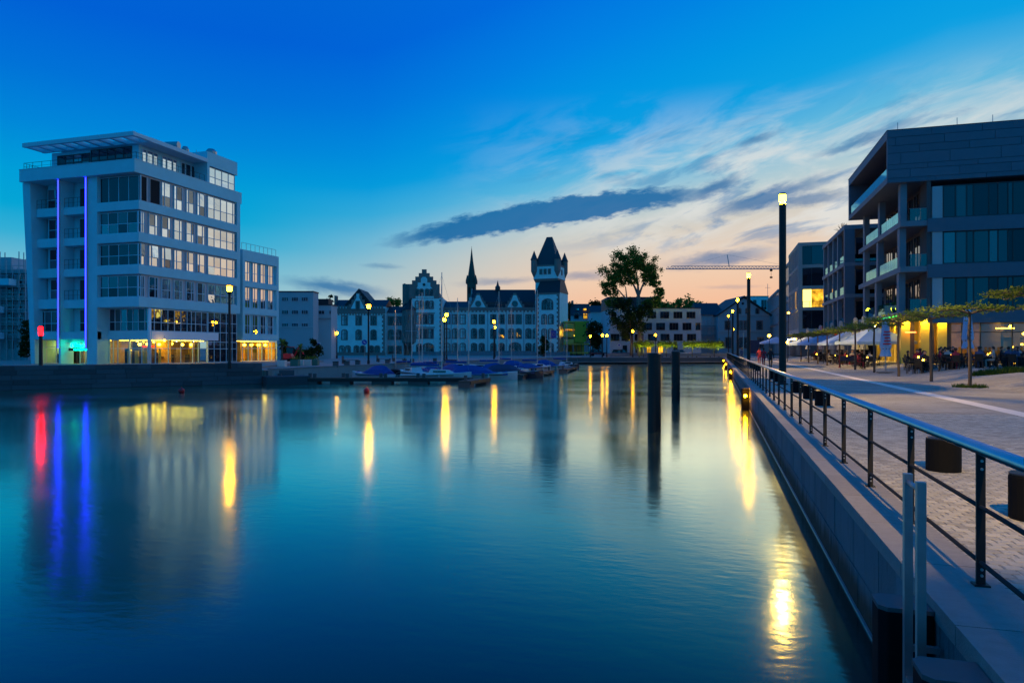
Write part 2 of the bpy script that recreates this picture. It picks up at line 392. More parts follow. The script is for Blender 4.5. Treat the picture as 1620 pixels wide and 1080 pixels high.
M['lamp_cool'] = emit('cool_bulb_glow', (.75, .9, 1.0), 25)
M['neon_b'] = emit('blue_neon', (.012, .016, 1.0), 16.0)
M['neon_t'] = emit('turquoise_neon', (.0, .85, .50), 12.0)
M['neon_g'] = emit('green_neon', (.08, 1.0, .10), 2.5)
M['neon_r'] = emit('red_neon', (1.0, .02, .01), 3.0)
M['signal'] = emit('red_signal_glow', (1.0, .0012, .002), 45)
M['heater'] = emit('patio_heater_glow', (1.0, .18, .04), 6)
def emit_var(name, col, strength, scale=1.1):
    m, nt, b, out = base_mat(name); e = b.n('ShaderNodeEmission'); geo = b.n('ShaderNodeNewGeometry')
    n = b.noise(geo.outputs['Position'], scale, 4, .6)
    e.inputs[0].default_value = (*col, 1); nt.links.new(b.m('MULTIPLY', b.sm(n, .3, .7, .25, 1.3), strength), e.inputs[1])
    nt.links.new(e.outputs[0], out.inputs[0]); return m
M['litwin'] = emit_var('lit_window_glow', (1.0, .47, .03), 1.5)
M['litwin2'] = emit('lit_window_bright', (1.0, .72, .12), 4.0)
M['advert'] = emit('lit_advert_column', (1.0, .80, .06), 3.0)
M['uplight'] = emit('uplight_glow', (.95, 1.0, .06), 4000)
# ------------------------------------------------------------------ water
def water_mat():
    m, nt, b, out = base_mat('harbour_water')
    geo = b.n('ShaderNodeNewGeometry'); mp = b.n('ShaderNodeMapping'); nt.links.new(geo.outputs['Position'], mp.inputs[0])
    mp.inputs['Rotation'].default_value = (0, 0, -YAW); mp.inputs['Scale'].default_value = (.5, 1.0, 1)
    n1 = b.noise(mp.outputs[0], 5.0, 3, .55); n2 = b.noise(mp.outputs[0], .22, 2, .5)
    bp = b.n('ShaderNodeBump'); bp.inputs['Strength'].default_value = .075; bp.inputs['Distance'].default_value = .05
    nt.links.new(n1, bp.inputs['Height'])
    g = b.n('ShaderNodeBsdfGlossy'); g.inputs[0].default_value = (.80, 1, .86, 1)
    nt.links.new(b.m('ADD', .105, b.m('MULTIPLY', b.sm(n2, .35, .65), .05)), g.inputs['Roughness'])
    nt.links.new(bp.outputs[0], g.inputs['Normal'])
    d = b.n('ShaderNodeBsdfDiffuse'); d.inputs[0].default_value = (.0, .016, .018, 1)
    fr = b.n('ShaderNodeFresnel'); fr.inputs[0].default_value = 1.36
    mx = b.n('ShaderNodeMixShader'); nt.links.new(b.m('SUBTRACT', b.m('MULTIPLY', fr.outputs[0], 2.5), .10, clamp=True), mx.inputs[0]); nt.links.new(d.outputs[0], mx.inputs[1]); nt.links.new(g.outputs[0], mx.inputs[2])
    nt.links.new(mx.outputs[0], out.inputs[0]); return m
M['water'] = water_mat()
o = MB().quad((-400, -200, WATER), (3, -200, WATER), (3, 140, WATER), (-400, 140, WATER)).build('water', M['water']); tag(o, kind='structure')

# ------------------------------------------------------------------ land
QX = 1.452          # outer face of the quay coping
CXI = 2.03          # inner edge of the coping
YQ = 133.8          # far end of the basin
def pave_mat():
    """small paving seen at a distance: rows of cobbles with darker joints and soft stains"""
    m, nt, b, out = base_mat('cobble_paving'); p = b.n('ShaderNodeBsdfPrincipled'); geo = b.n('ShaderNodeNewGeometry')
    br = b.n('ShaderNodeTexBrick'); nt.links.new(geo.outputs['Position'], br.inputs[0])
    br.inputs['Color1'].default_value = (.35, .34, .285, 1); br.inputs['Color2'].default_value = (.44, .425, .36, 1); br.inputs['Mortar'].default_value = (.12, .11, .10, 1)
    br.inputs['Scale'].default_value = 1; br.inputs['Mortar Size'].default_value = .007; br.inputs['Brick Width'].default_value = .15; br.inputs['Row Height'].default_value = .12
    n = b.noise(geo.outputs['Position'], .35, 5, .6)
    mp = b.n('ShaderNodeMapping'); nt.links.new(geo.outputs['Position'], mp.inputs[0]); mp.inputs['Scale'].default_value = (.25, 1.1, 1)
    n2 = b.noise(mp.outputs[0], 1.4, 4, .6)
    f = b.m('MULTIPLY', b.sm(n, .3, .7, .78, 1.12), b.sm(n2, .3, .7, .82, 1.12))
    o = b.n('ShaderNodeVectorMath', operation='SCALE'); nt.links.new(br.outputs[0], o.inputs[0]); nt.links.new(f, o.inputs['Scale'])
    nt.links.new(o.outputs[0], p.inputs['Base Color']); p.inputs['Roughness'].default_value = .8
    bp = b.n('ShaderNodeBump'); bp.inputs['Strength'].default_value = .35; bp.inputs['Distance'].default_value = .02
    nt.links.new(br.outputs['Fac'], bp.inputs['Height']); bp.invert = True; nt.links.new(bp.outputs[0], p.inputs['Normal'])
    nt.links.new(p.outputs[0], out.inputs[0]); return m
M['pave'] = pave_mat()
PY0, PY1, PXR = 3.0, 21.0, 7.55      # field of built cobbles
PLAZA = [(8.06, 0.0), (11.6, 0.0), (15.2, .5), (2500, .5)]
promenade = MB()
promenade.prism([(CXI, PY0), (PXR, PY0), (PXR, PY1), (CXI, PY1)], -3, -.008)
promenade.prism([(CXI, -200), (PXR, -200), (PXR, PY0), (CXI, PY0)], -3, 0)
promenade.prism([(CXI, PY1), (PXR, PY1), (PXR, 420), (CXI, 420)], -3, 0)
promenade.prism([(CXI, 420), (2500, 420), (2500, 2500), (CXI, 2500)], -3, 0)
promenade = promenade.build('promenade', M['pave']); tag(promenade, kind='structure')
pz = MB(); ys = [-200, 420]
b0 = 0
for x, z in PLAZA: pz.v += [(x, ys[0], z), (x, ys[1], z), (x, ys[0], -3), (x, ys[1], -3)]
for i in range(len(PLAZA) - 1):
    a = 4 * i; q = a + 4
    pz.f += [(a, q, q + 1, a + 1), (a + 2, a + 3, q + 3, q + 2), (a, a + 2, q + 2, q), (a + 1, q + 1, q + 3, a + 3)]
pz.f += [(0, 1, 3, 2), (12, 14, 15, 13)]
tag(pz.build('plaza', M['pave']), kind='structure')
tag(MB().box(PXR, 8.06, -200, 420, -3, .004).build('drainage_strip', M['strip']), kind='structure')
def plaza_z(x): 
    if x < 11.6: return 0.0
    return min((x - 11.6) / 3.6, 1) * .5
# cobbles near the camera: the 300 that show largest as pieces, the others joined
CW, CH = .15, .12
def cobble_geo(mb, cx, cy, j, w_, h_, dz):
    x0, x1, y0, y1 = cx - w_ / 2, cx + w_ / 2, cy - h_ / 2, cy + h_ / 2; e = .006
    lo = [(x0, y0, -.03), (x1, y0, -.03), (x1, y1, -.03), (x0, y1, -.03)]
    mi = [(x0, y0, -.005 + dz), (x1, y0, -.005 + dz), (x1, y1, -.005 + dz), (x0, y1, -.005 + dz)]
    hi = [(x0 + e, y0 + e, dz), (x1 - e, y0 + e, dz), (x1 - e, y1 - e, dz), (x0 + e, y1 - e, dz)]
    b = len(mb.v); mb.v += lo + mi + hi
    for a in (0, 4):
        for i in range(4): mb.f.append((b + a + i, b + a + (i + 1) % 4, b + a + 4 + (i + 1) % 4, b + a + 4 + i))
    mb.f.append((b + 8, b + 9, b + 10, b + 11))
rc = random.Random(3)
_cob = MB(); cobble_geo(_cob, 0, 0, 0, CW - .012, CH - .012, 0); _cob = _cob.mesh('cobble'); _cob.materials.append(M['paver'])
cells = []
r = 0; y = PY0 + CH / 2
while y < PY1 - CH / 2:
    x = CXI + .02 + CW / 2 + (CW / 2 if r % 2 else 0)
    while x < PXR - CW / 2:
        cells.append((x, y)); x += CW
    y += CH; r += 1
vis = [c_ for c_ in cells if c_[0] < .372 * c_[1] + .1 and c_[1] > 5.4]
vis.sort(key=lambda c_: math.hypot(*c_)); near = set(vis[:300])
rest = MB(); rest_attr = []
for c_ in cells:
    if c_ in near:
        o = share('cobble', _cob, M['paver'], promenade, (c_[0] + rc.uniform(-.003, .003), c_[1] + rc.uniform(-.003, .003), rc.uniform(-.0016, .001)), rc.uniform(-.02, .02))
        o.scale = (rc.uniform(.96, 1.0), rc.uniform(.95, 1.0), 1)
    elif c_[0] < .5 * c_[1] + 1.2:
        cobble_geo(rest, c_[0], c_[1], 0, CW - rc.uniform(.010, .018), CH - rc.uniform(.010, .018), rc.uniform(-.0016, .001))
def cobble_stuff_mat():
    m = M['paver'].copy(); m.name = 'beige_concrete_paver_field'; nt = m.node_tree; b = NB(nt)
    geo = [n for n in nt.nodes if n.type == 'NEW_GEOMETRY'][0]; oi = [n for n in nt.nodes if n.type == 'OBJECT_INFO'][0]
    for l in list(nt.links):
        if l.from_node == oi: nt.links.new(geo.outputs['Random Per Island'], l.to_socket)
    return m
o = rest.build('cobble_field', cobble_stuff_mat(), promenade); tag(o, kind='stuff')

A0 = Vector((-45.8, 34.4)); Bp = Vector((-34.7, 47.0)); wd = (Bp - A0).normalized(); A1 = A0 - wd * 14
EDGE = [(-34.2, 47.6), (-33.3, 72), (-27.2, 123.5), (1.1, YQ), (CXI, YQ), (CXI, 2500), (-2500, 2500), (-2500, -200), (-60, -200), (A1.x - .3, A1.y + .5), (Bp.x - .3, Bp.y + .5)]
o = MB().prism(EDGE, -3, 0).build('far_bank', M['farpave']); tag(o, kind='structure')
o = MB().prism([(A1.x - .3, A1.y + .4), (Bp.x - .35, Bp.y + .35), (-37.5, 50), (-49, 79), (-120, 79), (-120, A1.y)], -.5, .2).build('building_plinth', M['farpave']); tag(o, kind='structure')

# ------------------------------------------------------------------ quay wall with coping stones and facing panels
q = thing('quay_wall', 'grey granite quay wall with pale coping along the right side of the basin', 'wall', (QX, 0, WATER))
q0 = -WATER
MB().box(.06, CXI - QX - .004, -60, YQ - .2, -2, q0 - .14).build('wall_core', M['concrete_d'], q)
y = 2.2; i = 0; rr = random.Random(5)
coping_y = [2.2, 3.62]
while coping_y[-1] < 132: coping_y.append(coping_y[-1] + 1.36)
for a, b_ in zip(coping_y, coping_y[1:]):
    e = .006 if a < 40 else .012
    ub('coping_stone', 0, CXI - QX - .006, a + e, b_ - e, q0 - .135, q0 + rr.uniform(-.003, .001), M['granite'], q, bev=False)
ub('coping_stone', 0, CXI - QX - .006, -60, 2.19, q0 - .135, q0, M['granite'], q)
# facing panels, two uneven courses
for z0, z1, off in ((.42, q0 - .145, 0.0), (-.4, .41, .35)):
    y = 1.0 + off
    while y < 60:
        L = .62
        ub('wall_panel', .012 + rr.uniform(-.004, .004), .06, y + .004, y + L - .004, z0 + .004, z1 - .004, M['panelw'], q); y += L
    ub('wall_panel', .012, .06, y + .004, YQ - .3, z0 + .004, z1 - .004, M['panelw'], q)
    ub('wall_panel', .012, .06, -60, 1.0 + off - .004, z0 + .004, z1 - .004, M['panelw'], q)
MB().box(-.012, .012, -60, YQ - .3, .0, .022).build('waterline_ledge', M['galv'], q)

# left embankment wall: every granite block a piece
ew = thing('embankment_wall', 'dark granite block wall below the white office building at the left', 'wall', (A1.x, A1.y, WATER), math.atan2(wd.y, wd.x))
LT = (Bp - A1).length; rows = 5; H = .6 - WATER; rh = H / rows
MB().box(0, LT, .05, .55, -2, H - .02).build('wall_core', M['concrete_d'], ew)
rr = random.Random(11)
for r in range(rows):
    x = -rr.uniform(0, 1.4)
    while x < LT:
        L = rr.choice([.9, 1.3, 1.7, 2.1, 2.5]); x1 = min(x + L, LT); xa = max(x, 0)
        if x1 - xa > .15:
            dp = rr.uniform(-.012, .012)
            ub('granite_block', xa + .012, x1 - .012, dp, .3, r * rh + .008, (r + 1) * rh - .008, M['granite_w'], ew, bev=True)
        x += L
# return of that wall and the low stone landing beside it
o = thing('landing_stage_wall', 'low dark stone landing at the end of the granite block wall', 'wall', (Bp.x, Bp.y, WATER), math.atan2(wd.y, wd.x))
ub('granite_block', .02, 3.4, -1.6, .2, -1, .62, M['granite_w'], o, bev=True)
ub('granite_block', .4, 2.6, .25, 1.6, -1, 1.05, M['granite_w'], o, bev=True)
# far and left basin edges
bw = thing('basin_edge_wall', 'low concrete wall of the far basin edge with a pale lower ledge', 'wall', (0, 0, 0))
pts = [Vector(p) for p in ((-34.2, 47.6), (-33.3, 72), (-27.2, 123.5), (1.1, YQ))]
for i, (a, b_) in enumerate(zip(pts, pts[1:])):
    d = (b_ - a); L = d.length; ang = math.atan2(d.y, d.x); n = max(2, int(L / 3.0))
    for j in range(n):
        x0, x1 = j * L / n + .01, (j + 1) * L / n - .01
        c0 = a + d.normalized() * ((x0 + x1) / 2); nx, ny = math.sin(ang), -math.cos(ang)
        o = ub('wall_slab', 0, 1, 0, 1, 0, 1, M['concrete_d'] if i == 2 else M['concrete'], bw)
        o.location = (c0.x + nx * .05, c0.y + ny * .05, -.55); o.scale = (x1 - x0, .3, 1.3); o.rotation_euler = (0, 0, ang)
        o = ub('top_slab', 0, 1, 0, 1, 0, 1, M['granite'], bw)
        o.location = (c0.x - nx * .12, c0.y - ny * .12, .09); o.scale = (x1 - x0, .7, .12); o.rotation_euler = (0, 0, ang)
        if i == 2:
            o = ub('lower_ledge', 0, 1, 0, 1, 0, 1, M['granite'], bw)
            o.location = (c0.x + nx * .75, c0.y + ny * .75, -.72); o.scale = (x1 - x0, 1.05, .14); o.rotation_euler = (0, 0, ang)

# ------------------------------------------------------------------ railing on the quay
rail = thing('quay_railing', 'steel railing with dark flat posts and round top tube along the quay', 'railing', (1.875, 0, 0))
RT = 1.01
mb = MB()
for a, b_ in ((0, 62), (62, 131)): mb.tube((0, a, RT), (0, b_, RT), .046, n=14, cap=True)
mb.build('top_tube', M['steel'], rail, smooth=True)
for z in (.58, .17):
    MB().tube((0, 0, z), (0, 131, z), .017, n=8).build('mid_rail', M['steel_d'], rail, smooth=True)
pm = MB().box(-.03, .03, -.009, .009, .012, RT - .03).box(-.052, .052, -.045, .045, 0, .013).mesh('post'); pm.materials.append(M['steel_d'])
bm_ = MB().tube((.004, -.009, 0), (.004, -.017, 0), .011, n=7).mesh('bolt'); bm_.materials.append(M['steel'])
y = 5.87 - 1.9 * 2
while y < 131:
    p = share('post', pm, M['steel_d'], rail, (0, y, 0))
    if y < 22:
        for z in (.075, .12, .86, .92): share('bolt', bm_, M['steel'], p, (0, 0, z))
    y += 1.9

# ladder with two tall grab rails, between two timber fenders
lad = thing('quay_ladder', 'grey steel quay ladder with two tall square grab rails beside the railing', 'ladder', (1.25, 4.95, 0))
for yy in (0.0, .31):
    ub('grab_rail', -.026, .026, yy - .026, yy + .026, -1.6, .90, M['galv'], lad, bev=False)
    ub('bracket', .026, .19, yy - .02, yy + .02, -.30, -.26, M['galv'], lad)
MB().tube((0, .02, .845), (0, .29, .845), .017, n=10).build('top_bar', M['galv'], lad, smooth=True)
for i in range(4): ub('rung', -.02, .03, .026, .284, -.50 - .28 * i, -.465 - .28 * i, M['galv'], lad)
def fender(loc, label, lamp):
    t = thing('fender_post', label, 'fender', loc, group='black fender posts along the quay wall')
    w_ = .34; poly = [(0, -.15), (0, .15), (-w_ + .05, .15), (-w_, .10), (-w_, -.10), (-w_ + .05, -.15)]
    MB().prism(poly, -1.9, -.10).build('block', M['iron'], t, bevel=.01)
    MB().prism([(0, -.152), (0, .152), (-w_ + .05, .152), (-w_ - .002, .101), (-w_ - .002, -.101), (-w_ + .05, -.152)], -.10, -.07).build('cap', M['concrete_d'], t)
    if lamp:
        l = MB().ball((0, 0, 0), .065, 12, 8).build('lamp_glass', M['lamp_wall'], t, (-w_ / 2, -.235, -.41), smooth=True)
        MB().box(-.09, .09, -.03, .0, -.10, .10).build('lamp_bracket', M['iron'], t, (-w_ / 2, -.15, -.41))
    return t
fender((QX - .006, 5.55, 0), 'black fender post with chamfered top behind the ladder, nearest but one', False)
fender((QX - .006, 4.45, 0), 'nearest black fender post with chamfered top, in front of the ladder', False)
for i, (yy, wd_) in enumerate(((33.4, 'nearest of the lit lamps'), (66.5, 'second of the lit lamps'), (99, 'third of the lit lamps'), (129, 'last of the lit lamps'))):
    fender((QX - .006, yy, 0), 'black fender post carrying a yellow lamp, %s along the quay wall' % wd_, True)

# mooring piles, buoys
for px, D, nm in ((1035, 23.5, 'nearer and thicker of the two dark mooring piles standing in the water'), (1069, 37.0, 'farther and thinner-looking of the two dark mooring piles standing in the water')):
    x, y = P(px, D); t = thing('mooring_pile', nm, 'pile', (x, y, 0), group='mooring piles in the basin')
    MB().lathe([(.225, -3), (.225, 1.50)], 20).build('shaft', M['steel_d'], t, smooth=False)
    MB().lathe([(.235, 1.50), (.235, 1.56), (.20, 1.60), (.06, 1.615)], 20).build('cap', M['steel_d'], t)
for px, nm in ((287, 'red buoy floating below the white office building'), (580, 'red buoy floating in front of the jetty')):
    x, y = P(px, 44); t = thing('buoy', nm, 'buoy', (x, y, WATER), group='red buoys')
    MB().ball((0, 0, .12), .19, 14, 10).build('float', M['red'], t, smooth=True)
    MB().tube((0, 0, .3), (0, 0, .36), .03, n=8).build('eye', M['red'], t)

# ------------------------------------------------------------------ promenade furniture
BOL = [(8.3, 'nearest dark cylinder seat at the right edge behind the railing'), (11.25, 'second dark cylinder seat on the cobbles behind the railing'), (23.0, 'third dark cylinder seat along the railing'),
       (26.0, 'fourth dark cylinder seat along the railing'), (29.4, 'fifth dark cylinder seat along the railing'), (38.6, 'sixth dark cylinder seat along the railing, first beyond the nearest lamp mast'),
       (42, 'seventh dark cylinder seat along the railing, beyond the nearest lamp mast'), (57, 'eighth dark cylinder seat along the railing, short of the second lamp mast'), (61, 'ninth dark cylinder seat along the railing, short of the second lamp mast'), (65, 'tenth dark cylinder seat along the railing, short of the second lamp mast')]
for yy, nm in BOL:
    t = thing('cylinder_seat', nm, 'bollard', (3.13, yy, 0), group='dark cylinder seats along the railing')
    MB().lathe([(.222, .0), (.222, .43), (.212, .45)], 24).build('drum', M['iron'], t)
    MB().lathe([(.218, .45), (.218, .465), (.2, .472)], 24).build('lid', M['steel_d'], t)
    MB().tube((-.02, -.12, .473), (.12, .0, .49), .012, n=6).tube((.12, 0, .49), (.16, .05, .473), .012, n=6).build('handle', M['steel'], t)
def mast(y, label, power=8200):
    t = thing('lamp_mast', label, 'lamp mast', (3.1, y, 0), group='tall lamp masts on the promenade')
    MB().lathe([(.17, 0), (.165, 8.75)], 20).build('mast', M['steel_d'], t, smooth=False)
    MB().lathe([(.26, 0), (.26, .05), (.18, .07)], 20).build('base_plate', M['steel_d'], t)
    MB().lathe([(.155, 8.752), (.06, 8.88)], 16).build('reflector', M['lamp_head'], t)
    MB().lathe([(.03, 8.965), (.03, 8.985)], 14).build('lamp_core', M['lamp_head'], t)
    sp = bpy.data.lights.new('mast_light', 'SPOT'); sp.energy = power; sp.color = (1.0, .60, .17); sp.spot_size = R(146); sp.spot_blend = .35; sp.shadow_soft_size = .014
    so = bpy.data.objects.new('mast_light', sp); COL.objects.link(so); so.parent = t; so.location = (0, 0, 8.95)
    mb = MB()
    for i in range(4):
        a = i * math.pi / 2 + .6; mb.tube((.155 * math.cos(a), .155 * math.sin(a), 8.75), (.155 * math.cos(a), .155 * math.sin(a), 9.0), .008, n=6)
    mb.build('cage_rods', M['steel_d'], t)
    n_ = 20; mb = MB()
    for r_, z_ in ((.17, 8.99), (.17, 8.93), (.16, 8.93), (.15, 8.99)): mb.v += [(r_ * math.cos(2 * math.pi * i / n_), r_ * math.sin(2 * math.pi * i / n_), z_) for i in range(n_)]
    for j in range(3): mb.f += [(j * n_ + i, (j + 1) * n_ + i, (j + 1) * n_ + (i + 1) % n_, j * n_ + (i + 1) % n_) for i in range(n_)]
    mb.build('lamp_cutoff_ring', M['lamp_head'], t)  # ring added to cut the mast light at flat angles, glows like the head
    MB().lathe([(.152, 9.0), (.152, 9.22)], 20).build('upper_glow', M['lamp_head'], t)
    MB().lathe([(.17, 9.225), (.17, 9.27), (.13, 9.3)], 20).build('lamp_cap', M['steel_d'], t)
    return t
mast(-.6, 'tall dark lamp mast beside the camera, out of the picture to the right')
mast(35.9, 'nearest and tallest-looking dark lamp mast, in front of the cafe parasols')
mast(72.4, 'second tall dark lamp mast along the promenade')
mast(109, 'third tall dark lamp mast along the promenade')
mast(141.5, 'fourth lamp mast along the promenade, before the gabled villa', 900)
# ------------------------------------------------------------------ windows
rw = random.Random(21)
def window(parent, x, y, z, ang, w_, h_, cols=(1,), rows=(1,), ft=.06, dp=.10, fm=None, gm=None, name='window', skip=(), paned=True, pane_name='pane'):
    """frame with mullions (lower left corner at x,y,z; local x runs left to right seen from outside, -y is outside) and one pane per light"""
    fm = fm or M['frame']; gm = gm or M['glass']
    xs = [0]; zs = [0]
    for c_ in cols: xs.append(xs[-1] + c_ / sum(cols) * w_)
    for r_ in rows: zs.append(zs[-1] + r_ / sum(rows) * h_)
    mb = MB(); h2 = ft / 2
    for i, a in enumerate(xs):
        lo, hi = (0, ft) if i == 0 else ((w_ - ft, w_) if i == len(xs) - 1 else (a - h2, a + h2))
        mb.box(lo, hi, -dp / 2, dp / 2, 0, h_)
    for j, a in enumerate(zs):
        lo, hi = (0, ft) if j == 0 else ((h_ - ft, h_) if j == len(zs) - 1 else (a - h2, a + h2))
        for i in range(len(xs) - 1):
            l = xs[i] + (ft if i == 0 else h2); r_ = xs[i + 1] - (ft if i == len(xs) - 2 else h2)
            mb.box(l, r_, -dp / 2 + .004, dp / 2 - .004, lo, hi)
    o = mb.build(name, fm, parent, (x, y, z), ang)
    if paned:
        for i in range(len(xs) - 1):
            for j in range(len(zs) - 1):
                if (i, j) in skip: continue
                g = gm(i, j) if callable(gm) else gm
                ub(pane_name, xs[i] + h2, xs[i + 1] - h2, -.008, .008, zs[j] + h2, zs[j + 1] - h2, g, o)
    return o
def handrail(parent, pts, h, n_between, mat_, r=.025, name='railing', mids=2):
    """rail on posts through pts (x,y,z)"""
    mb = MB(); L = [Vector(p) for p in pts]
    for a, b_ in zip(L, L[1:]):
        up = Vector((0, 0, h)); mb.tube(a + up, b_ + up, r, n=6)
        for q in range(mids): mb.tube(a + up * ((q + 1) / (mids + 1)), b_ + up * ((q + 1) / (mids + 1)), r * .6, n=5)
        for i in range(n_between + 1): p = a.lerp(b_, i / n_between); mb.tube(p, p + up, r, n=6)
    return mb.build(name, mat_, parent)

# ------------------------------------------------------------------ white office building at the left
BX, BY, BZ = -53.0, 53.1, .2
lb = thing('office_building', 'white seven-storey office building with two blue neon tubes and a flat canopy roof', 'building', (BX, BY, BZ))
def lx(px): return ony(px, BY)[1] - BX           # along the front face
def ly(px): return onx(px, BX)[1] - BY           # along the side face
XL = lx(35.5); XPL = ony(30.5, BY - .5)[1] - BX; YR = ly(380); SB = 1.3               # SB: set-back of the two lowest storeys
S = [15.95, 12.87, 9.79, 6.71]                    # sills of storeys 5..2 (world z)
PARA0, PARA1 = 18.55, 19.75
zz = lambda z: z - BZ
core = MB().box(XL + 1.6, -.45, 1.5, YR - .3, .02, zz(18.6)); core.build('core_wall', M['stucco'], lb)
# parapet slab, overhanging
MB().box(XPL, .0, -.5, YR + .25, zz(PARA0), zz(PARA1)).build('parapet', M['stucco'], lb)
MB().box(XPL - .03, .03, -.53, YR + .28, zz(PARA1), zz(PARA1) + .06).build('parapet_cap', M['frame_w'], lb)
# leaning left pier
xb = lx(49)
MB().hexa([(xb, 0, 0), (xb + .55, 0, 0), (xb + .55, 6, 0), (xb, 6, 0)], [(XL, 0, zz(PARA0)), (XL + 1.0, 0, zz(PARA0)), (XL + 1.0, 6, zz(PARA0)), (XL, 6, zz(PARA0))]).build('leaning_pier', M['stucco'], lb)
xf1, xf2, xp0, xp1 = lx(94.5), lx(138), lx(138.6), lx(153.5)
for xx in (xf1,): MB().box(xx - .12, xx + .12, 0, 1.45, 0, zz(PARA0)).build('fin', M['stucco'], lb)
MB().box(xp0 - .1, xp1, .0, 1.45, 0, zz(PARA0)).build('pier', M['stucco'], lb)
for xx in (xf1, xf2):
    MB().box(xx - .10, xx + .10, -.10, -.002, zz(1.8), zz(PARA0)).box(xx - .10, xx - .08, -.2, -.10, zz(1.8), zz(PARA0)).box(xx + .08, xx + .10, -.2, -.10, zz(1.8), zz(PARA0)).build('neon_spill_shield', M['frame'], lb)  # shield added to keep the tube's light off the pier
    MB().tube((xx, -.16, zz(1.85)), (xx, -.16, zz(18.5)), .045, n=10).build('neon_tube', M['neon_b'], lb, smooth=True)
# storey bands
tops = [s + 2.2 for s in S]
bandz = [(S[0] - .85, S[0]), (S[1] - .88, S[1]), (S[2] - .88, S[2]), (S[3] - .95, S[3])]
for z0, z1 in bandz:
    MB().box(xp1, 0, 0, .35, zz(z0), zz(z1)).box(-.35, 0, .35, YR, zz(z0), zz(z1)).build('storey_band', M['stucco'], lb)
    MB().box(XL + 1.2, xf1 - .12, .55, 1.4, zz(z0), zz(z1)).build('balcony_slab', M['stucco'], lb)
    MB().box(xf1 + .12, xp0 - .1, .35, 1.45, zz(z0), zz(z1) - .12).build('balcony_slab', M['stucco'], lb)
# end pier of the side face + head strips
MB().box(-.30, -.002, YR - .55, YR - .003, zz(5.76), zz(PARA0)).build('end_pier', M['stucco'], lb)
MB().box(-1.2, -.25, .55, YR - .55, zz(5.8), zz(PARA0)).build('side_wall', M['frame'], lb)
MB().box(xp1, -.55, .40, 1.5, zz(5.8), zz(PARA0) ).build('front_wall', M['frame'], lb)
g_front = lambda i, j: rw.choice((M['glass_far'], M['glass_far'], M['glass_a'], M['glass_dim'], M['glass_cur']))
for fi, s in enumerate(S):
    # front windows left of the corner
    h_ = (PARA0 - s if fi == 0 else bandz[fi - 1][0] - s) - .04
    dark_row = fi in (0, 2)
    window(lb, xp1 + .08, .30, zz(s) + .02, 0, -xp1 - .12, h_ - .1, (1, 1.1, 1.1, 1.3) if dark_row else (.9, 1, 1, 1, .35), (1,) if dark_row and fi == 0 else (.9, 1.1), fm=M['frame_w'], gm=M['glass_far'] if dark_row else g_front)
    # loggia windows in the first and second bay
    window(lb, XL + 1.75 + .12 * fi, 1.36, zz(s) + .1, 0, xf1 - XL - 2.0 - .12 * fi, 2.0, (1, 1, .75), (.9, 1.1), fm=M['frame_w'], gm=g_front)
    window(lb, xf1 + .95, 1.42, zz(s) - .05, 0, xp0 - xf1 - 1.15, 2.05, (1, .45, 1), (1,), fm=M['frame_w'], gm=M['glass_far'], name='balcony_door')
    handrail(lb, [(xf1 + .12, .42, zz(s) - .12), (xp0 - .1, .42, zz(s) - .12)], .95, 6, M['frame_d'], .018, 'balcony_railing', mids=1)
    if fi == 0: handrail(lb, [(XL + 1.2, .6, zz(s)), (xf1 - .12, .6, zz(s))], .9, 6, M['frame_d'], .018, 'balcony_railing', mids=1)
    # side windows
    W = [(221, 231), (237.7, 252), (258, 272.3), (277.4, 290.7), (296.8, 309), (314, 326.3)]
    for wi, (a, b_) in enumerate(W):
        ya, yb = ly(a), ly(b_)
        if fi == 0 and wi < 2:
            window(lb, -.20, ya + .1, zz(s) + .03, R(90), yb - ya + .2, h_ - .12, (1,), (1,), fm=M['frame'], gm=M['dark']); continue
        cols = (1, 2.2) if fi % 2 == 0 else (2.2, 1)
        win = window(lb, -.20, ya, zz(s) + .03, R(90), yb - ya, h_ - .12, cols, (1, 1.35), fm=M['frame_w'], gm=lambda i, j: M['glass'] if rw.random() < .86 else M['glass_cur'])
        if fi == 2 and wi in (0, 1, 2):      # tilted casements
            for ch in list(win.children)[-1:]:
                ch.rotation_euler = (R(-2.5), 0, 0); ch.location.y -= .08
    ya, yb = ly(330.6), ly(377)
    win = window(lb, -.20, ya, zz(s) + .03, R(90), yb - ya, h_ - .12, (1, 1, 1, 1, .7), (1, 1.25), fm=M['frame_w'], gm=M['glass'])
    if fi in (2, 3):
        ch = win.children[0]; ch.rotation_euler = (R(-2.5), 0, 0); ch.location.y -= .08
# storey 1 and ground floor, set back on the front
MB().box(XL + 1.0, xp1, .06, .5, zz(3.4) - .75, zz(3.4)).build('storey_band', M['stucco'], lb)
MB().box(xp1, -.02, SB, SB + .3, zz(2.62), zz(3.45)).build('storey_band', M['stucco'], lb)
MB().box(-.3, -.02, SB + .3, YR - 3.6, zz(2.62), zz(3.45)).build('white_band_panels', M['stucco2'], lb)
MB().box(xp1, -.35, .36, SB + .4, zz(5.70), zz(5.79)).build('soffit', M['stucco'], lb)
MB().tube((-.16, SB + .1, 0), (-.16, SB + .1, zz(5.7)), .16, n=12).build('corner_column', M['stucco2'], lb, smooth=True)
window(lb, xp1 + .05, SB + .12, zz(3.47), 0, -xp1 - .35, 2.2, (1, 1, 1.1, 1, 1, 1.1, .5), (.9, 1.3), fm=M['frame_w'], gm=g_front)
window(lb, XL + 1.5, .95, zz(3.45), 0, xf1 - XL - 1.7, 2.1, (.4, 1, 1.2, 1), (.8, 1.2), fm=M['frame_w'], gm=g_front)
window(lb, xf1 + 1.0, 1.40, zz(3.45), 0, xp0 - xf1 - 1.2, 2.2, (1, 1), (.8, 1.2), fm=M['frame_w'], gm=g_front)
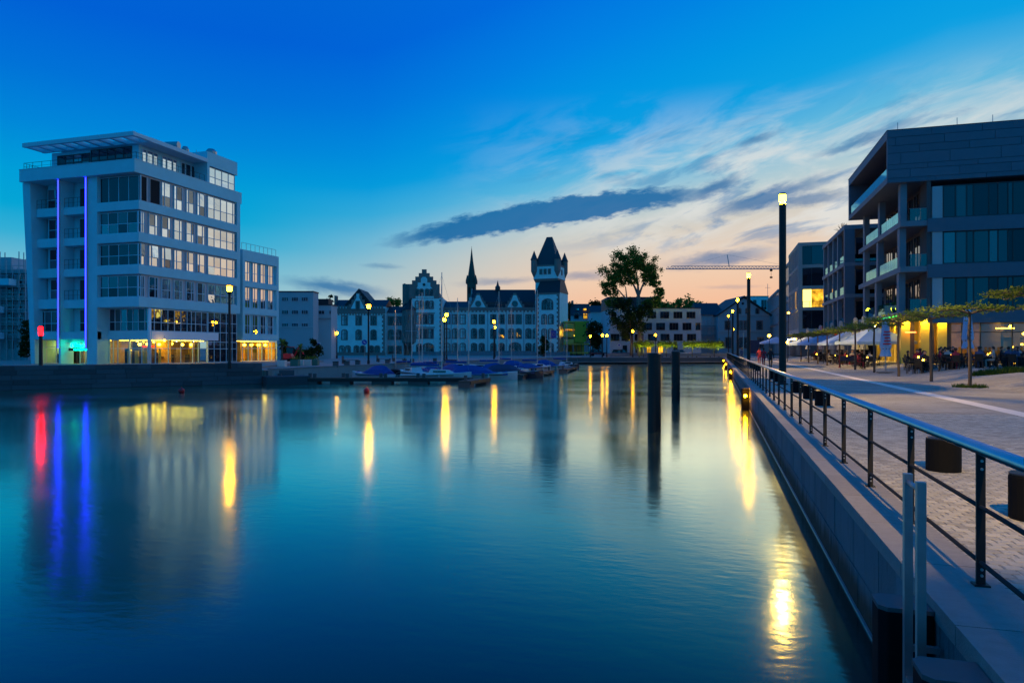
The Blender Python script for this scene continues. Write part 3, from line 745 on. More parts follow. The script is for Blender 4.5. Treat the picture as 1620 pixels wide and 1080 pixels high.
MB().box(xf1 + .12, xp0 - .1, .9, 1.45, zz(2.3), zz(3.4)).build('storey_band', M['stucco'], lb)
y0, y1, y2 = SB + .25, ly(330), YR - .5
window(lb, -.12, y0, zz(3.47), R(90), y1 - y0 - .1, 2.2, (.5, 1, 1, 1, 1, 1, .7, .7, 1, 1), (.9, 1.4), fm=M['frame_w'], gm=M['glass_dim'])
# glazed stair hall, two storeys
window(lb, -.12, y1, .02, R(90), y2 - y1, zz(5.7), (1, 1, 1, 1, .8), (1.4, .7, 1, 1, 1.1), fm=M['frame_w'], gm=lambda i, j: M['glass_dim'] if j else M['glass_far'])
# ground floor: clear glass and a lit restaurant behind it
GF = zz(2.62) - .03
window(lb, -.12, y0, .02, R(90), y1 - y0 - .1, GF, (.5, 1.4, 1.4, 1.4, .7, 1.1), (1.5, .85), fm=M['frame_w'], gm=M['clear'], ft=.05)
window(lb, xp1 + .05, SB + .12, .02, 0, -xp1 - .35, GF, (.5, .6, 1.5, .15, 1.5, .8), (1.5, .85), fm=M['frame_w'], gm=M['clear'], ft=.05)
window(lb, XL + 1.5, .95, .02, 0, xf1 - XL - 1.7, zz(2.6), (.5, 1.2, 1.2), (1.6, .75), fm=M['frame_w'], gm=M['clear'], ft=.05)
window(lb, xf1 + 1.0, 1.40, .02, 0, xp0 - xf1 - 1.2, zz(2.3), (1, 1, 1), (1.9, .6), fm=M['frame_w'], gm=M['clear'], ft=.05)
# core is opaque from 1.5 m on: warm lit niche walls directly behind the glass, with pendant lamps
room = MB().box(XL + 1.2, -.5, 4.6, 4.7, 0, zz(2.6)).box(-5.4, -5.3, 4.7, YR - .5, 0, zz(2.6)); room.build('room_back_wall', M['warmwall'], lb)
MB().box(XL + 1.2, -.3, 1.5, YR - .5, .0, .012).build('room_floor', M['woodfloor'], lb)
def pendant(parent, x, y, z, r=.16, m='pendant', rod=.5):
    p = MB().ball((0, 0, 0), r, 12, 8, .9).build('pendant_lamp', M[m], parent, (x, y, z + (.38 if parent['label'].endswith(('canopy roof', 'office building')) else 0)), smooth=True)
    MB().tube((0, 0, r * .8), (0, 0, rod), .012, n=5).build('cord', M['frame_d'], p)
for px in (64, 80): pendant(lb, lx(px), 3.0, 1.75, .10)
for px in (116, 128): pendant(lb, lx(px), 3.2, 1.6, .10)
for px, zq in ((171, 1.0), (183, 1.9), (192, 1.75), (202, 1.9), (210, 1.8), (227, 1.95)): pendant(lb, lx(px), 2.6, zq, .12)
for px in (242, 254, 272, 283, 291, 308, 322): pendant(lb, -1.6, ly(px), 1.55 + .15 * rw.random(), .17)
ub('red_light_bar', lx(196) , lx(216), 2.2, 2.26, zz(2.62) - .75, zz(2.62) - .62, M['neon_r'], lb)
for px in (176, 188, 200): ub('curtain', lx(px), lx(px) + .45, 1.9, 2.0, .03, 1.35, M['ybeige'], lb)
for px in (240, 246, 262): ub('curtain', -.9, -.8, ly(px), ly(px) + .25, .03, 1.5, M['ybeige'], lb)
for i, px in enumerate((174, 184, 196, 207, 214)):
    x = lx(px); ub('dining_table', x - .35, x + .35, 2.0, 2.6, .65, .70, M['tabletop'], lb)
for i, px in enumerate((248, 266, 278, 296, 312)):
    y = ly(px); ub('dining_table', -2.0, -1.4, y - .35, y + .35, .65, .70, M['tabletop'], lb)
for a, b_, y_ in ((XL + 2, xf1 - .6, 2.6), (xf1 + 1.1, xp0 - .3, 2.8), (xp1 + .2, -3.6, 2.7), (-3.4, -.6, 2.9)): ub('ceiling_fill_panel', a, b_, y_ - .25, y_ + .25, zz(2.6) - .06, zz(2.6), M['ceil'], lb)  # glowing panels added under the ceiling to brighten the rooms
for i in range(4): ub('ceiling_fill_panel', -2.6, -1.4, y0 + .6 + i * 2.2, y0 + 2.2 + i * 2.2, zz(2.6) - .06, zz(2.6), M['ceil'], lb)
ri = random.Random(19)
for i in range(16):
    x = xp1 + .4 + ri.random() * (-xp1 - 1.2); w_ = ri.uniform(.25, .7); yq = ri.uniform(2.0, 3.6); h_ = ri.choice((.9, 1.1, 1.5, 2.2)); ub('shelf_unit', x, x + w_, yq, yq + .3, .02, h_, M[ri.choice(('frame_b', 'dark', 'frame_b', 'ybeige'))], lb)
    y = y0 + .5 + ri.random() * 8.0; w_ = ri.uniform(.3, .9); xq = -ri.uniform(1.0, 3.6); h_ = ri.choice((.9, 1.1, 1.6, 2.2)); ub('shelf_unit', xq - .3, xq, y, y + w_, .02, h_, M[ri.choice(('frame_b', 'dark', 'frame_b', 'ybeige'))], lb)
for i in range(8): x = XL + 1.7 + i * .42; ub('shelf_unit', x, x + .3, 2.4, 2.7, .02, ri.choice((1.0, 2.2)), M[ri.choice(('frame_b', 'dark'))], lb)
# core above the rooms only
core_o = [o_ for o_ in lb.children if o_.name.startswith('core_wall')][0]
for v in core_o.data.vertices:
    if v.co.z < 1: v.co.z = zz(2.64)
# lit advertising column in the stair hall
MB().box(-.75, -.45, ly(346), ly(353), .05, 2.0).build('advert_column', M['advert'], lb)
for j, z in enumerate((.45, .75, 1.1, 1.45)): MB().box(-.44, -.43, ly(347), ly(351), z, z + .12).build('advert_print', M['frame_b'], lb)
# penthouse with canopy
PX0, PX1, PY = ony(82, BY + 2.0)[1] - BX, -2.0, 2.0
PT = 22.0
MB().box(PX0, PX1, PY, YR - 5.0, zz(PARA1), zz(PT)).build('penthouse_wall', M['stucco'], lb)
hx = lambda px: ony(px, BY + PY)[1] - BX
window(lb, hx(91.5), PY - .03, zz(PARA1) + .15, 0, hx(143) - hx(91.5), 1.75, (1,) * 4, (1.2, 1), fm=M['frame_d'], gm=g_front)
window(lb, hx(144.5), PY - .03, zz(PARA1) + .15, 0, hx(209) - hx(144.5), 2.0, (1,) * 5, (1, 1.3), fm=M['frame_d'], gm=M['glass_far'])
hy = lambda px: onx(px, BX + PX1)[1] - BY
for a, b_ in ((224, 249), (256, 279), (286, 308)):
    window(lb, PX1 + .03, hy(a), zz(PARA1) + .1, R(90), hy(b_) - hy(a), 1.85, (1, .2, 1.3, .2, 1), (1,), fm=M['frame_w'], gm=M['glass'] if a < 280 else M['glass_far'])
# canopy: frame of beams round open slots at the front, solid behind
cz0, cz1 = zz(22.02), zz(22.42); c0x, c1x = ony(35, BY - .5)[1] - BX, ony(211, BY - .5)[1] - BX
cyR = onx(327, -53.3)[1] - BY
MB().box(c0x, c1x, -.5, -.2, cz0, cz1).box(c0x, c1x, 1.6, 1.9, cz0, cz1).build('canopy_beam', M['frame_w'], lb)
n = 9
for i in range(n + 1):
    x = c0x + (c1x - c0x) * i / n; x = min(max(x, c0x + .2), c1x - .2); ub('canopy_slat', x - .2, x + .2, -.2, 1.6, cz0 + .03, cz1 - .03, M['frame_w'], lb)
MB().box(c0x + 2.2, c1x, 1.9, cyR, cz0, cz1).build('canopy_roof', M['frame_w'], lb)
# stair tower on the roof
ty0, ty1 = onx(330.5, BX)[1] - BY, YR - .25
MB().box(-6, -.2, ty0, ty1, zz(21.75), zz(23.25)).box(-6, -.2, ty0, ty0 + .35, zz(PARA1), zz(21.75)).box(-6, -.6, ty0 + .35, ty1, zz(PARA1), zz(21.75)).build('roof_tower', M['stucco'], lb)
window(lb, -.45, ty0 + .42, zz(PARA1) + .05, R(90), ty1 - ty0 - .6, 1.9, (1, 1, 1, 1), (1, 1.2), fm=M['frame_w'], gm=M['glass'])
# roof equipment
def vent(x, y, z, r, h, kind):
    o = MB()
    if kind == 'flat': o.tube((-.9 * r, 0, h), (.9 * r, .3, h), r * .5, n=10).tube((0, 0, 0), (0, 0, h), r * .4, n=8)
    else: o.lathe([(r * .55, 0), (r * .55, h * .55), (r * 1.1, h * .6), (r * 1.15, h * .8), (r * .7, h)], 10)
    o.build('roof_vent', M['galv'], lb, (x, y, z))
vy = lambda px: onx(px, BX - 3)[1] - BY
vent(-3, vy(271), cz1, .8, 1.1, 'flat'); vent(-3, vy(293), cz1, .35, 1.5, 'm'); vent(-3, vy(334), zz(23.25), .55, 1.5, 'm')
x0, x1 = ony(141, BY + 2)[1] - BX, ony(200, BY + 2)[1] - BX
handrail(lb, [(x0, 5.5, cz1), (x0, 2.2, cz1), (x1, 2.2, cz1), (x1, 5.5, cz1)], .75, 4, M['galv'], .03, 'roof_railing', 0)
handrail(lb, [(XL + .2, 3.5, zz(PARA1) + .06), (XL + .2, .0, zz(PARA1) + .06), (-.3, .0, zz(PARA1) + .06), (-.3, ty0 - .3, zz(PARA1) + .06)], .75, 12, M['frame_d'], .02, 'terrace_railing', 1)
for px, hh in ((260, 1.5), (322, 2.0)): MB().tube((-4, vy(px), cz1), (-4, vy(px), cz1 + hh), .03, n=5).build('aerial', M['galv'], lb)
# turquoise neon sign over the entrance
def text(parent, s, loc, size, m, name='lettering', rz=0, shear=0.0, ext=.01, sx=1.0):
    c_ = bpy.data.curves.new(name, 'FONT'); c_.body = s; c_.size = size; c_.extrude = ext; c_.shear = shear; c_.align_x = 'CENTER'; c_.resolution_u = 2
    t_ = bpy.data.objects.new(name, c_); COL.objects.link(t_); bpy.context.view_layer.update()
    dg = bpy.context.evaluated_depsgraph_get(); me = bpy.data.meshes.new_from_object(t_.evaluated_get(dg)); bpy.data.objects.remove(t_)
    o_ = bpy.data.objects.new(name, me); COL.objects.link(o_); me.materials.clear(); me.materials.append(m); o_.parent = parent
    o_.location = loc; o_.rotation_euler = (R(90), 0, rz); o_.scale = (sx, 1, 1); return o_
ns = thing('neon_sign', 'turquoise neon restaurant sign with a crescent between the blue neon tubes', 'sign', (BX + (xf1 + xf2) / 2, BY + .75, 1.78))
text(ns, 'Olittendo', (-.05, 0, .08), .62, M['neon_t'], 'lettering', shear=.25, ext=.03)
text(ns, 'RESTAURANT CAFE', (.1, 0, -.22), .20, M['neon_t'], 'small_lettering', ext=.03)
mb = MB(); k_ = 10
po = [(.30 * math.cos(a), .38 * math.sin(a)) for a in [R(-110 + 170 * i / k_) for i in range(k_ + 1)]]
pi_ = [(.22 * math.cos(a) - .12, .30 * math.sin(a) + .02) for a in [R(60 - 170 * i / k_) for i in range(k_ + 1)]]
mb.xprism(po + pi_[1:-1], -.02, .02); mb.build('crescent', M['neon_g'], ns, (.95, 0, .75))
ub('backing_bar', -1.5, 1.5, .03, .08, -.28, .0, M['frame_d'], ns)

# ------------------------------------------------------------------ lower wing to the right of it
wx = -53.35; wy0 = onx(384, wx)[1]; wy1 = onx(441, wx)[1]
wg = thing('office_wing', 'lower white four-storey wing joined to the right end of the office building', 'building', (wx, wy0, BZ))
wl = wy1 - wy0
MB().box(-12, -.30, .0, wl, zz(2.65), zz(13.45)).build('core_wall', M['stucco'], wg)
rows_ = [(9.75, 12.05), (6.6, 9.0), (3.5, 5.75)]
edges = [13.45, 12.05, 9.75, 9.0, 6.6, 5.75, 3.5, 2.65]
for i in range(0, 8, 2): MB().box(-.30, .0, 0, wl, zz(edges[i + 1]) + .06, zz(edges[i]) - .06).build('storey_band', M['stucco'], wg)
for s0, s1 in rows_:
    n = 4; c_ = wl - 1.0
    MB().box(-.30, -.003, 0, .45, zz(s0) - .055, zz(s1) + .055).box(-.30, -.003, wl - .45, wl, zz(s0) - .055, zz(s1) + .055).build('end_pier', M['stucco'], wg)
    for i in range(n):
        window(wg, -.22, .55 + c_ * i / n, zz(s0) - .02, R(90), c_ / n * .66, s1 - s0 + .04, (1, 1.4) if i % 2 else (1.4, 1), (1, 1.3), fm=M['frame_w'], gm=M['glass'])
window(wg, -.15, .1, .02, R(90), wl - .3, zz(2.65) - .1, (1, .6, 1.2, .6, 1.2, .6, 1), (1.5, .8), fm=M['frame_w'], gm=M['clear'], ft=.06)
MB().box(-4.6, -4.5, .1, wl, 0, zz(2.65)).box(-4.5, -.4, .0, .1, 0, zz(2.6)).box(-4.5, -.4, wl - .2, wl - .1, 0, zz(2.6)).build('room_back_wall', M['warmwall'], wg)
ub('ceiling_fill_panel', -3.2, -1.2, .5, wl - .5, zz(2.65) - .06, zz(2.65) - .01, M['ceil'], wg)
for i in range(5): pendant(wg, -1.5, .9 + i * (wl - 1.6) / 4, 1.6, .19)
for i in range(9): y = .3 + i * .75; ub('shelf_unit', -2.2 - .6 * (i % 2), -1.9 - .6 * (i % 2), y, y + .4, .02, (1.0, 1.9, 2.2)[i % 3], M[('frame_b', 'dark')[i % 2]], wg)
handrail(wg, [(-.3, wl - .2, zz(13.45)), (-.3, .2, zz(13.45))], .8, 8, M['galv'], .025, 'roof_railing', 0)

# ------------------------------------------------------------------ scaffolded building at the left edge
D0 = 92; kk = D0 / F
def loc_at(px, D, z=0.0): x_, y_ = P(px, D); return (x_, y_, z)
sb = thing('scaffolded_building', 'grey building wrapped in scaffolding at the left edge', 'building', loc_at(10, D0, .2), YAW)
X_ = lambda px: (px - 10) * kk
Zb = lambda py: Z(py, D0) - .2
MB().box(X_(-60), X_(34), 1.2, 14, 0, Zb(425)).build('wall', M['render_g'], sb)
MB().box(X_(-60), X_(8), 1.2, 12, Zb(425), Zb(405)).build('attic_wall', M['render_l'], sb)
zs_ = [Zb(v) for v in (560, 535, 515, 495, 475, 455, 432)]
for i in range(8):
    x = X_(-30 + i * 10)
    for yq in (0, .9): MB().tube((x, yq, 0), (x, yq, Zb(398 + (i % 3) * 12)), .06, n=5).build('scaffold_pole', M['scaff'], sb)
for z in zs_[1:]:
    ub('scaffold_deck', X_(-32), X_(40), .0, .9, z - .05, z, M['wood'], sb)
    for hz in (.5, 1.0): MB().tube((X_(-32), -.04, z + hz), (X_(40), -.04, z + hz), .045, n=5).build('scaffold_rail', M['scaff'], sb)
for i, z in enumerate(zs_[:-1]):
    MB().tube((X_(28), -.05, z), (X_(33), -.05, zs_[i + 1]), .05, n=5).build('scaffold_brace', M['scaff'], sb)
    for px in (-20, 2, 20): window(sb, X_(px), 1.15, z + .6, 0, 1.0, 1.3, (1, 1), (1,), fm=M['frame_w'], gm=M['glass_far'])
for py, x0, x1 in ((446, -40, 26), (489, -40, 7), (530, -40, 7)): ub('balcony', X_(x0), X_(x1), -1.4, .0, Zb(py + 6), Zb(py - 4), M['stucco'], sb)
# ------------------------------------------------------------------ castle and the far buildings
def arch_poly(w_, h_, arched, n=6):
    if not arched: return [(-w_/2, 0), (w_/2, 0), (w_/2, h_), (-w_/2, h_)]
    r_ = w_ / 2; rise = r_ * .7
    return [(-r_, 0), (r_, 0)] + [(r_ * math.cos(math.pi * i / n), h_ - rise + rise * math.sin(math.pi * i / n)) for i in range(n + 1)]
_cw = {}
def castle_window(parent, x, z, w_, h_, arched=False, lights=2, y=0.0, lit=False, ang=0):
    key = (round(w_, 2), round(h_, 2), arched, lights)
    if key not in _cw:
        t = .22
        out_ = arch_poly(w_ + 2 * t, h_ + t, arched); inn = arch_poly(w_, h_, arched)
        if arched and len(out_) != len(inn): pass
        sur = MB(); b = 0
        out_ = [(a, max(c_, 0) if i > 1 else -t * .6) for i, (a, c_) in enumerate(out_)]
        n = len(inn)
        sur.v = [(a, -.10, c_) for a, c_ in out_] + [(a, -.10, c_) for a, c_ in inn] + [(a, .02, c_) for a, c_ in out_] + [(a, .02, c_) for a, c_ in inn]
        for i in range(n):
            j = (i + 1) % n
            sur.f += [(i, j, n + j, n + i), (2*n + i, i + 0, j, 2*n + j)[::-1], (n + i, n + j, 3*n + j, 3*n + i)]
        fr = MB(); m_ = .07
        for i in range(lights + 1): xx = -w_/2 + w_ * i / lights; fr.box(xx - m_/2, xx + m_/2, -.03, .03, 0, h_ * (.9 if arched and i in (0, lights) else 1))
        fr.box(-w_/2, w_/2, -.035, .025, h_ * .62, h_ * .62 + m_).box(-w_/2, w_/2, -.035, .025, 0, m_)
        pn = MB(); pn.xprism(inn, .0, .012)
        ms = [sur.mesh('window'), fr.mesh('frame'), pn.mesh('pane')]
        ms[0].materials.append(M['redstone']); ms[1].materials.append(M['frame_b']); ms[2].materials.append(None)
        _cw[key] = ms
    ms = _cw[key]
    o = share('window', ms[0], M['redstone'], parent, (x, y, z), ang)
    share('frame', ms[1], M['frame_b'], o)
    p = bpy.data.objects.new('pane', ms[2]); COL.objects.link(p); p.parent = o
    p.material_slots[0].link = 'OBJECT'; p.material_slots[0].material = M['litwin'] if lit else M['glass_far']
    return o
def steps(xs_, zs_):
    """outline of a crow-stepped gable: half widths and heights from bottom to top"""
    pts_ = []
    for i, (a, z) in enumerate(zip(xs_, zs_)):
        pts_.append((a, z)); 
        if i + 1 < len(zs_): pts_.append((a, zs_[i + 1]))
    right = []
    for i, a in enumerate(xs_):
        right += [(a, zs_[i]), (a, zs_[i + 1])]
    return right + [(-a, z) for a, z in reversed(right)]
def roof_gable(x0, x1, y0, y1, z0, zr, axis='x'):
    mb = MB()
    if axis == 'x':
        ym = (y0 + y1) / 2; mb.v = [(x0, y0, z0), (x1, y0, z0), (x1, y1, z0), (x0, y1, z0), (x0, ym, zr), (x1, ym, zr)]
        mb.f = [(0, 1, 5, 4), (2, 3, 4, 5), (0, 4, 3), (1, 2, 5), (0, 3, 2, 1)]
    else:
        xm = (x0 + x1) / 2; mb.v = [(x0, y0, z0), (x1, y0, z0), (x1, y1, z0), (x0, y1, z0), (xm, y0, zr), (xm, y1, zr)]
        mb.f = [(0, 4, 5, 3), (1, 2, 5, 4), (0, 1, 4), (2, 3, 5), (0, 3, 2, 1)]
    return mb
def quoins(parent, x, y0, z0, z1, dirn, yf=-.05, m='redstone', step=.55):
    i = 0; z = z0
    while z < z1 - .1:
        L = .75 if i % 2 else .45; a, b_ = (x, x + dirn * L) if dirn > 0 else (x + dirn * L, x)
        ub('quoin', a, b_, yf, y0 + .02, z + .015, min(z + step, z1) - .015, M[m], parent); z += step; i += 1
DC = 180.0; kc = DC / F
Zc = lambda py: Z(py, DC)
def frame_at(px0, D):
    k_ = D / F
    return (lambda px: (px - px0) * k_), (lambda py: Z(py, D))
# --- main hall
hall = thing('castle_hall', 'long pale castle hall with dark roof and two small stepped gables', 'castle', loc_at(778, DC), YAW)
X, _ = frame_at(778, DC)
MB().box(X(699), X(858), 0, 14, 0, Zc(488)).build('wall', M['render_b'], hall)
MB().box(X(699), X(858), -.18, 0, Zc(491), Zc(486)).build('cornice', M['redstone'], hall)
for i in range(27):
    x = X(700) + i * (X(857) - X(700)) / 27; ub('corbel', x, x + .45, -.30, -.003, Zc(493.5), Zc(491), M['redstone'], hall)
MB().box(X(699), X(858), -.10, 14.1, 0, 1.1).build('plinth', M['stone_m'], hall)
roof_gable(X(744), X(848), .6, 13.4, Zc(486), Zc(454.6)).build('roof', M['slate'], hall)
roof_gable(X(697), X(746), .5, 13.4, Zc(486), Zc(474)).build('roof', M['slate'], hall)
MB().box(X(742), X(746), .5, 13.4, Zc(486), Zc(470)).xprism([(X(742), Zc(470)), (X(746), Zc(470)), (X(744.5), Zc(453))], 5.5, 8.5).build('gable_wall', M['render_l'], hall)
MB().box(X(768), X(802), 1.2, 5.0, Zc(486), Zc(477)).box(X(826), X(852), 1.2, 5.0, Zc(486), Zc(477)).build('dormer_row', M['slate_b'], hall)
MB().lathe([(.7, 0), (.7, .9), (.35, 1.3), (.05, 2.6)], 8).build('ridge_turret', M['slate_b'], hall, (X(786.5), 7, Zc(455.5)))
for px in (756.5, 814.5):
    zt = [Zc(v) for v in (486.5, 481, 476, 471, 467, 463.5)]
    hw = [15 * kc, 11.5 * kc, 8 * kc, 5.2 * kc, 2.6 * kc]
    g_ = MB().xprism([(a + X(px), z) for a, z in steps(hw, zt)], -.12, .5).build('stepped_gable', M['redstone'], hall)
    inner = [(-12 * kc, zt[0] + .05), (12 * kc, zt[0] + .05), (6 * kc, zt[2]), (2.3 * kc, zt[4]), (-2.3 * kc, zt[4]), (-6 * kc, zt[2])]
    MB().xprism([(a + X(px), z) for a, z in inner], -.16, -.121).build('gable_field', M['render_b'], hall)
    MB().tube((X(px), -.22, Zc(480.5)), (X(px), -.17, Zc(480.5)), .62, n=16).build('oculus', M['glass_far'], hall)
    mb = MB()
    for i in range(16):
        a, b_ = 2 * math.pi * i / 16, 2 * math.pi * (i + 1) / 16
        mb.tube((X(px) + .72 * math.cos(a), -.2, Zc(480.5) + .72 * math.sin(a)), (X(px) + .72 * math.cos(b_), -.2, Zc(480.5) + .72 * math.sin(b_)), .12, n=5)
    mb.build('oculus_ring', M['redstone'], hall)
    roof_gable(X(px - 13), X(px + 13), .5, 7.2, Zc(486), Zc(466), 'y').build('dormer_roof', M['slate'], hall)
cols_ = [707.5, 720, 732, 750, 762.2, 780.5, 793.5, 808.7, 820.5, 836, 847.7]
for i, px in enumerate(cols_):
    castle_window(hall, X(px), Zc(512), 1.25, 2.3, False)
    castle_window(hall, X(px), Zc(535), 1.25, 2.45, True)
    if 805 < px < 823: continue
    castle_window(hall, X(px), Zc(557.5), 1.25, 2.35, True)
castle_window(hall, X(814.8), Zc(557.5), 2.9, 2.5, True, 3)
for px in (714, 741, 771.5, 801, 828.5): MB().box(X(px) - .16, X(px) + .16, -.08, -.002, 1.1, Zc(493.5)).build('pilaster_strip', M['render_l'], hall)
# --- stepped gable house
gh = thing('castle_gable_house', 'tall castle house with a big crow-stepped gable and a corner oriel', 'castle', loc_at(676, DC - 2), YAW)
X, Zg = frame_at(676, DC - 2); kg = (DC - 2) / F
MB().box(X(652), X(700), 0, 13, 0, Zg(471)).build('wall', M['render_b'], gh)
MB().box(X(634.5), X(652), 2.2, 12, 0, Zg(448)).build('side_wall', M['redstone'], gh)
hw = [24.3, 24.3, 19.2, 14, 8.5, 3.6]; zt = [472, 455, 449.5, 443.5, 437.5, 432, 426]
MB().xprism([(a * kg + X(676) - 5.4 * kg, Zg(b_)) for a, b_ in []] or [(a + X(671), z) for a, z in steps([v * kg for v in hw], [Zg(v) for v in zt])], -.1, .7).build('stepped_gable', M['redstone'], gh)
inner = [(-13.5, 471.5), (15.5, 471.5), (15.5, 459), (10, 453), (10, 447), (5, 447), (5, 441), (2.2, 438), (-2.2, 438), (-5, 441), (-5, 447), (-10, 447), (-10, 453), (-13.5, 459)]
MB().xprism([(a * kg + X(671), Zg(z)) for a, z in inner], -.16, -.101).build('gable_field', M['render_b'], gh)
for hz_, hx in ((Zg(450.3), 0),): MB().tube((X(671), -.22, hz_), (X(671), -.165, hz_), .38, n=12).build('oculus', M['glass_far'], gh)
roof_gable(X(650), X(698), .7, 13, Zg(472), Zg(438), 'y').build('roof', M['slate'], gh)
MB().box(X(634.5), X(637), 4, 5.5, Zg(448), Zg(446)).build('chimney', M['redstone'], gh)
for px in (660, 667, 676, 682.7):
    castle_window(gh, X(px), Zg(467.5), .8, 1.6, True, 1, -.16); castle_window(gh, X(px), Zg(488), .8, 1.9, True, 1)
for px in (662.5, 672, 681.5):
    castle_window(gh, X(px), Zg(512), 1.15, 2.3, False); castle_window(gh, X(px), Zg(535), 1.15, 2.3, False)
castle_window(gh, X(663.5), Zg(558), 1.3, 2.2, True); castle_window(gh, X(677.5), Zg(558), 2.6, 2.4, True, 3)
for z0 in (496, 518.5): MB().box(X(656), X(688), -.12, -.003, Zg(z0), Zg(z0 - 1.5)).build('arch_band', M['redstone'], gh)
quoins(gh, X(699.8), 0, .1, Zg(471), -1)
oc = [(2.0 * math.cos(R(22.5 + 45 * i)), 2.0 * math.sin(R(22.5 + 45 * i))) for i in range(8)]
ox, oy = X(647.5), .9
MB().prism([(a + ox, b_ + oy) for a, b_ in oc], Zg(541), Zg(490)).build('oriel', M['redstone'], gh)
mb = MB(); mb.lathe([(.6, Zg(548)), (2.05, Zg(541))], 8, (ox, oy, 0)); mb.build('oriel_corbel', M['redstone'], gh)
MB().lathe([(2.3, Zg(490)), (1.0, Zg(482)), (.04, Zg(473))], 8, (ox, oy, 0)).build('oriel_roof', M['slate'], gh)
MB().lathe([(1.4, Zg(487)), (.04, Zg(475.5))], 8, (X(640), 2.6, 0)).build('oriel_roof', M['slate'], gh)
for py in (511, 534):
    for a in (-22.5, 22.5):
        ar = R(a - 90); castle_window(gh, ox + 1.87 * math.cos(ar), Zg(py), .8, 2.0, False, 1, oy + 1.87 * math.sin(ar), ang=R(a))
MB().box(X(651), X(701), -.10, 13.1, 0, .9).build('plinth', M['stone_m'], gh)
# --- left wing and connector
wing = thing('castle_wing', 'pale castle wing with red quoins, dark roof and a triangular front gable', 'castle', loc_at(566, DC - 4), YAW)
X, Zw = frame_at(566, DC - 4); kw = (DC - 4) / F
MB().box(X(524.5), X(609), 0, 13, 0, Zw(485)).build('wall', M['render_b'], wing)
MB().box(X(609), X(636), 2.5, 12, 0, Zw(494)).build('connector_wall', M['render_l'], wing)
MB().box(X(524), X(609.5), -.15, .0, Zw(496), Zw(488)).build('cornice', M['redstone'], wing)
for i in range(18):
    x = X(526) + i * (X(608) - X(526)) / 18; ub('merlon', x, x + .42, -.25, .35, Zw(488), Zw(483.5), M['redstone'], wing)
    ub('corbel', x, x + .3, -.28, -.152, Zw(498.5), Zw(496), M['redstone'], wing)
roof_gable(X(524), X(609), .5, 12.5, Zw(485), Zw(471.5)).build('roof', M['slate'], wing)
roof_gable(X(543), X(591), .4, 12, Zw(484), Zw(456), 'y').build('gable_roof', M['slate'], wing)
roof_gable(X(608), X(637), 2.3, 12, Zw(494), Zw(482)).build('roof', M['slate'], wing)
hw = [14.5, 10, 6, 3.2]; zt = [489, 481, 474, 468, 463.5]
MB().xprism([(a + X(566.5), z) for a, z in steps([v * kw for v in hw], [Zw(v) for v in zt])], -.3, .38).build('stepped_gable', M['redstone'], wing)
MB().xprism([(a * kw + X(566.5), Zw(z)) for a, z in [(-11, 488.5), (11, 488.5), (7, 480), (2.2, 471), (2.2, 465), (-2.2, 465), (-2.2, 471), (-7, 480)]], -.35, -.301).build('gable_field', M['render_b'], wing)
castle_window(wing, X(566.5), Zw(489), .7, 1.9, False, 1, -.36)
MB().box(X(524), X(527), 3, 5, Zw(485), Zw(466)).build('chimney', M['redstone'], wing)
for px in (545, 567.5, 591):
    castle_window(wing, X(px), Zw(514), 1.25, 2.2, False); castle_window(wing, X(px), Zw(537), 1.25, 2.4, True)
for px in (541, 550.5, 564, 574, 587.5, 597): castle_window(wing, X(px), Zw(559), 1.05, 1.9, True, lit=False)
for px in (616, 628):
    castle_window(wing, X(px), Zw(513.5), 1.3, 2.1, False, y=2.5); castle_window(wing, X(px), Zw(536.5), 1.3, 2.4, True, y=2.5); castle_window(wing, X(px), Zw(559), 1.3, 1.8, False, y=2.5)
quoins(wing, X(524.6), 0, .1, Zw(497), 1); quoins(wing, X(608.9), 0, .1, Zw(497), -1)
MB().box(X(524), X(610), -.7, -.2, 0, .75).build('forecourt_wall', M['redstone'], wing)
# --- tower
tw = thing('castle_tower', 'castle tower with steep dark roof and four corner turrets', 'castle', loc_at(882, DC - 3), YAW - R(21))
kt = (DC - 3) / F; Zt = lambda py: Z(py, DC - 3); S_ = 6.35
MB().box(-S_ + .25, -.25, .25, S_ - .25, 0, Zt(441)).build('shaft_wall', M['render_b'], tw)
MB().hexa([(-S_ + .25, .25, Zt(446)), (-.25, .25, Zt(446)), (-.25, S_ - .25, Zt(446)), (-S_ + .25, S_ - .25, Zt(446))], [(-S_ - .15, -.15, Zt(440)), (.15, -.15, Zt(440)), (.15, S_ + .15, Zt(440)), (-S_ - .15, S_ + .15, Zt(440))]).build('corbel_table', M['redstone'], tw)
MB().box(-S_ - .15, .15, -.15, S_ + .15, Zt(440), Zt(419)).build('gallery_wall', M['render_b'], tw)
MB().box(-S_ - .22, .22, -.22, S_ + .22, Zt(420.5), Zt(418)).build('gallery_cornice', M['redstone'], tw)
mb = MB(); a, b_ = S_ / 2, 1.0
cx_, cy_ = -S_ / 2, S_ / 2
mb.hexa([(-S_ + .1, -.0, Zt(418)), (-.1, -.0, Zt(418)), (-.1, S_, Zt(418)), (-S_ + .1, S_, Zt(418))], [(cx_ - .75, cy_ - .2, Zt(371)), (cx_ + .75, cy_ - .2, Zt(371)), (cx_ + .75, cy_ + .2, Zt(371)), (cx_ - .75, cy_ + .2, Zt(371))])
mb.build('roof', M['slate_b'], tw)
for x, y in ((-S_, 0), (0, 0), (0, S_), (-S_, S_)):
    MB().lathe([(.12, Zt(438)), (.85, Zt(428)), (.85, Zt(409))], 12, (x, y, 0)).build('turret', M['redstone'], tw)
    MB().lathe([(1.0, Zt(409.5)), (.5, Zt(402)), (.03, Zt(394.5))], 12, (x, y, 0)).build('turret_roof', M['slate_b'], tw)
